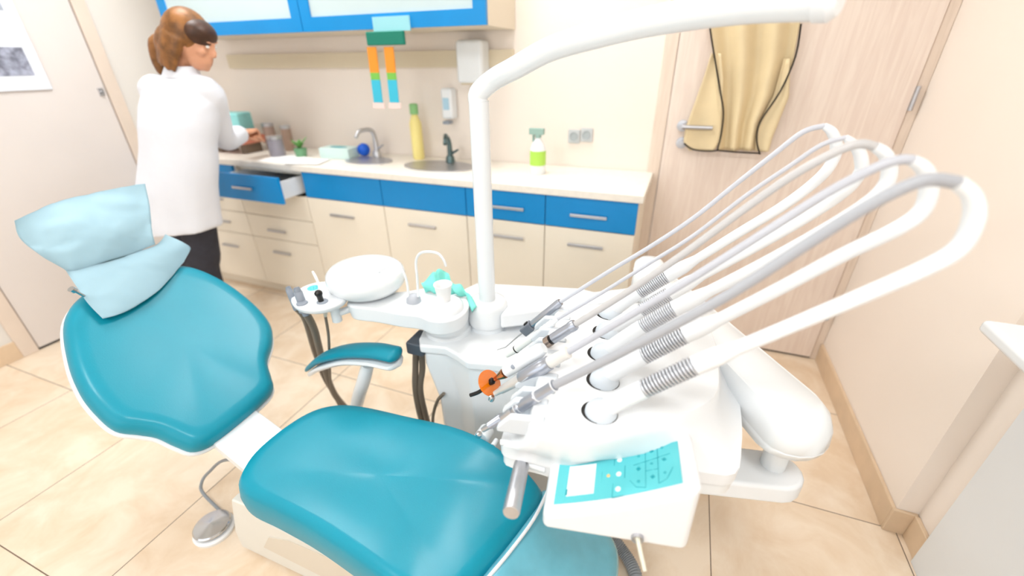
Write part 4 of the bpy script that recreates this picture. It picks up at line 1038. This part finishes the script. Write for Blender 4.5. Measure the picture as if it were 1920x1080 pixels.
def bodyp(bm):
    ell(bm,hc_,(.070,.088,.105),HR); ell(bm,hp_(0,.035,-.055),(.052,.06,.06),HR)
    ell(bm,hp_(0,.094,-.018),(.011,.017,.02),HR,10); ell(bm,hp_(0,.088,.008),(.008,.012,.026),HR,10)     # nose
    ell(bm,hp_(0,.083,-.052),(.022,.012,.006),HR,10); ell(bm,hp_(0,.082,-.062),(.018,.012,.006),HR,10)   # lips
    ell(bm,hp_(0,.07,-.09),(.02,.02,.016),HR,10); ell(bm,hp_(0,.082,.03),(.05,.012,.010),HR,12)         # chin, brow
    for s in (-1,1):
        ell(bm,hp_(s*.071,.0,-.012),(.008,.018,.03),HR,10); ell(bm,hp_(s*.04,.066,-.02),(.022,.02,.02),HR,10)
    tube(bm,[hp_(0,-.02,-.07),neck+V((0,0,.02)),neck+V((0,-.01,-.06))],[.05,.05,.062],smooth=3)
    tube(bm,[neck+V((0,-.01,-.05)),chest,V((-2.29,1.44,1.05)),pel],[.07,.125,.11,.14],smooth=4,sq=(1,.72),n=20)
    for sh_,el,hd_ in ((shL,elL,handL),(shR,elR,handR)):
        tube(bm,[chest+V((0,0,.10)),sh_,sh_.lerp(el,.5),el,el.lerp(hd_,.5),hd_+ (el-hd_).normalized()*.03],[.05,.044,.040,.036,.034,.024],smooth=3)
        d=(hd_-el).normalized(); s=d.cross(V((0,0,1))).normalized(); up=s.cross(d).normalized()
        Rm=Matrix((s,d,up)).transposed(); ell(bm,hd_+d*.03,(.038,.045,.014),Rm,14)
        for i in range(4):
            o=hd_+d*.065+s*((i-1.5)*.019); L_=(.062,.075,.07,.055)[i]
            tube(bm,[o-d*.02,o+d*L_*.45+up*.004,o+d*L_*.8-V((0,0,.014)),o+d*L_-V((0,0,.032))],[.0095,.009,.008,.0065],smooth=3,n=8)
        sg=1 if sh_ is shR else -1
        tube(bm,[hd_+d*.01-s*sg*.025,hd_+d*.035-s*sg*.05-V((0,0,.006)),hd_+d*.06-s*sg*.056-V((0,0,.016))],[.012,.0105,.008],smooth=3,n=8)
    for s,ft in ((-1,V((-2.52,1.34,.08))),(1,V((-2.36,1.38,.08)))):
        tube(bm,[pel+V((s*.06,0,-.06)),pel.lerp(ft,.4),ft+V((0,-.0,.36)),ft],[.07,.058,.045,.035],smooth=4)
bm=bmesh.new(); bodyp(bm)
pb_=link('body',bm,skin,per); r_=pb_.modifiers.new('r','REMESH'); r_.mode='VOXEL'; r_.voxel_size=.0055; r_.use_smooth_shade=True
sm_=pb_.modifiers.new('s','SMOOTH'); sm_.iterations=3; sm_.factor=.5
for s in (-1,1):
    simple('eye',lambda bm:ell(bm,hp_(s*.03,.083,.008),(.011,.006,.006),HR,12),mat('eye_white',(235,232,228),.2),per)
# hair
def hair(bm):
    ell(bm,hp_(0,-.022,.022),(.088,.095,.102),HR,24)
    ell(bm,hp_(0,-.075,-.045),(.078,.06,.085),HR,20)
    for i in range(26):
        a=-1.9+3.8*i/25; x=math.sin(a)*.078; y=-.02-math.cos(a)*.075
        if y>.0: continue
        L_=.10+.03*random.random()
        b0=hp_(x,y,.0); b1=hp_(x*1.08,y*1.12,-.06); b2=hp_(x*1.1,y*1.15-.01,-.06)+V((-.02-.01*random.random(),-.01,-L_*.7))
        tube(bm,[b0,b1,b2],[.02,.018,.006],smooth=4,n=8)
    tube(bm,[hp_(0,-.09,-.05),hp_(.0,-.125,-.08),hp_(0,-.13,-.13)+V((0,0,-.02)),hp_(0,-.12,-.16)+V((-.01,0,-.045))],[.04,.042,.03,.010],smooth=4)
bm=bmesh.new(); hair(bm); ho_=link('hair',bm,hairm,per); r_=ho_.modifiers.new('r','REMESH'); r_.mode='VOXEL'; r_.voxel_size=.007; r_.use_smooth_shade=True
simple('fringe',lambda bm:ell(bm,hp_(0.004,.028,.045),(.079,.068,.058),HR,24),hairdark,per)
# coat: lofted rings plus sleeves
def ring(c,rx,ry,ang,n=28,wav=0,ph=0):
    out=[]
    for k in range(n):
        a=2*PI*k/n; r=1+wav*math.sin(a*7+ph); x=math.cos(a)*rx*r; y=math.sin(a)*ry*r
        out.append(V(c)+V((x*math.cos(ang)-y*math.sin(ang),x*math.sin(ang)+y*math.cos(ang),0)))
    return out
def coat(bm):
    ang=.32
    R=[((-2.375,1.365,.70),.200,.155,.035),((-2.37,1.37,.74),.197,.153,.03),((-2.36,1.38,.80),.194,.15,.02),((-2.34,1.395,.90),.192,.145,.012),((-2.31,1.42,1.0),.185,.138,.01),((-2.285,1.44,1.10),.175,.13,.005),((-2.265,1.465,1.20),.182,.13,.004),((-2.25,1.485,1.28),.18,.12,0),((-2.245,1.50,1.34),.16,.10,0),((-2.235,1.515,1.385),.11,.075,0),((-2.22,1.53,1.41),.07,.06,0)]
    loft(bm,[ring(c,a,b,ang,wav=w,ph=i*.3) for i,(c,a,b,w) in enumerate(R)])
    for sh_,el,hd_ in ((shL,elL,handL),(shR,elR,handR)):
        tube(bm,[chest+V((0,0,.10)),sh_+V((0,0,-.005)),sh_.lerp(el,.5),el,el.lerp(hd_,.55),hd_+(el-hd_).normalized()*.07],[.08,.064,.062,.056,.052,.046],smooth=5,n=18)
bm=bmesh.new(); coat(bm); ct=link('coat',bm,coatm,per); r_=ct.modifiers.new('r','REMESH'); r_.mode='VOXEL'; r_.voxel_size=.010; r_.use_smooth_shade=True
sm_=ct.modifiers.new('s','SMOOTH'); sm_.iterations=4; sm_.factor=.5
simple('collar',lambda bm:loft(bm,[ring((-2.225,1.52,1.395),.085,.07,.3),ring((-2.215,1.53,1.44),.068,.062,.3),ring((-2.215,1.53,1.44),.062,.056,.3),ring((-2.215,1.53,1.40),.07,.06,.3)],cap=False),coatm,per)
def trs(bm):
    for s,ft in ((-1,V((-2.52,1.34,.06))),(1,V((-2.36,1.38,.06)))):
        tube(bm,[pel+V((s*.06,0,-.06)),pel.lerp(ft,.4)+V((s*.0,0,0)),ft+V((0,0,.36)),ft+V((0,0,.02)),ft],[.078,.085,.074,.06,.056],smooth=4)
simple('trousers',trs,trous,per)
for s,ft in ((-1,V((-2.52,1.34,0))),(1,V((-2.36,1.38,0)))):
    def shoe(bm,ft=ft):
        d=V((.3,.95,0)); s_=V((.95,-.3,0))
        loft(bm,[[ft+d*y+s_*(x*w)+V((0,0,z0)) for x,z0 in ((-1,0),(-1,.02*h_),(-.7,.05*h_),(0,.065*h_),(.7,.05*h_),(1,.02*h_),(1,0))] for y,w,h_ in ((-.08,.025,1),(-.05,.038,1.4),(0,.04,1.5),(.06,.045,1.1),(.12,.045,.8),(.16,.03,.5))])
    simple('shoe',shoe,mat('white_shoe',(225,225,225),.5),per)

# ------------------------------------------------------------------ light
W=bpy.data.worlds.new('world'); S.world=W; W.use_nodes=True
bg=W.node_tree.nodes['Background']; bg.inputs[0].default_value=(.93,.97,1,1); bg.inputs[1].default_value=1.3
lampm=mat('lamp_diffuser',(255,252,246),.5,emit=9)
for i,(x,y) in enumerate(((-2.25,1.55),(-.85,1.88),(-1.5,-.6),(.3,-.3))):
    t=thing('ceiling_light',('square ceiling light over the worktop side of the room, left one','square ceiling light over the dental chair','square ceiling light behind the viewpoint, left one','square ceiling light behind the viewpoint, right one')[i],'ceiling light',(x,y,HC),'ceiling lights')
    B('frame',(x-.32,y-.32,HC-.03),(x+.32,y+.32,HC-.001),white,t,bevel=.004)
    B('diffuser',(x-.29,y-.29,HC-.034),(x+.29,y+.29,HC-.0295),lampm,t)
def area(name,loc,rot,sx,sy,e,col=(1,1,1)):
    l=bpy.data.lights.new(name,'AREA'); l.shape='RECTANGLE'; l.size=sx; l.size_y=sy; l.energy=e; l.color=col
    o=bpy.data.objects.new(name,l); C.objects.link(o); o.location=loc; o.rotation_euler=rot; return o
for x,y in ((-2.25,1.55),(-.85,1.88),(-1.5,-.6),(.3,-.3)): area('ceiling_lamp_light',(x,y,HC-.04),(0,0,0),.56,.56,23,(.96,.985,1))
area('window_daylight',(-.9,YF+.02,1.6),(math.radians(90),0,0),3.9,1.55,38,(.90,.96,1))
S.view_settings.view_transform='Standard'; S.view_settings.look='None'; S.view_settings.gamma=1; S.view_settings.use_curve_mapping=False
S.view_settings.exposure=-.5
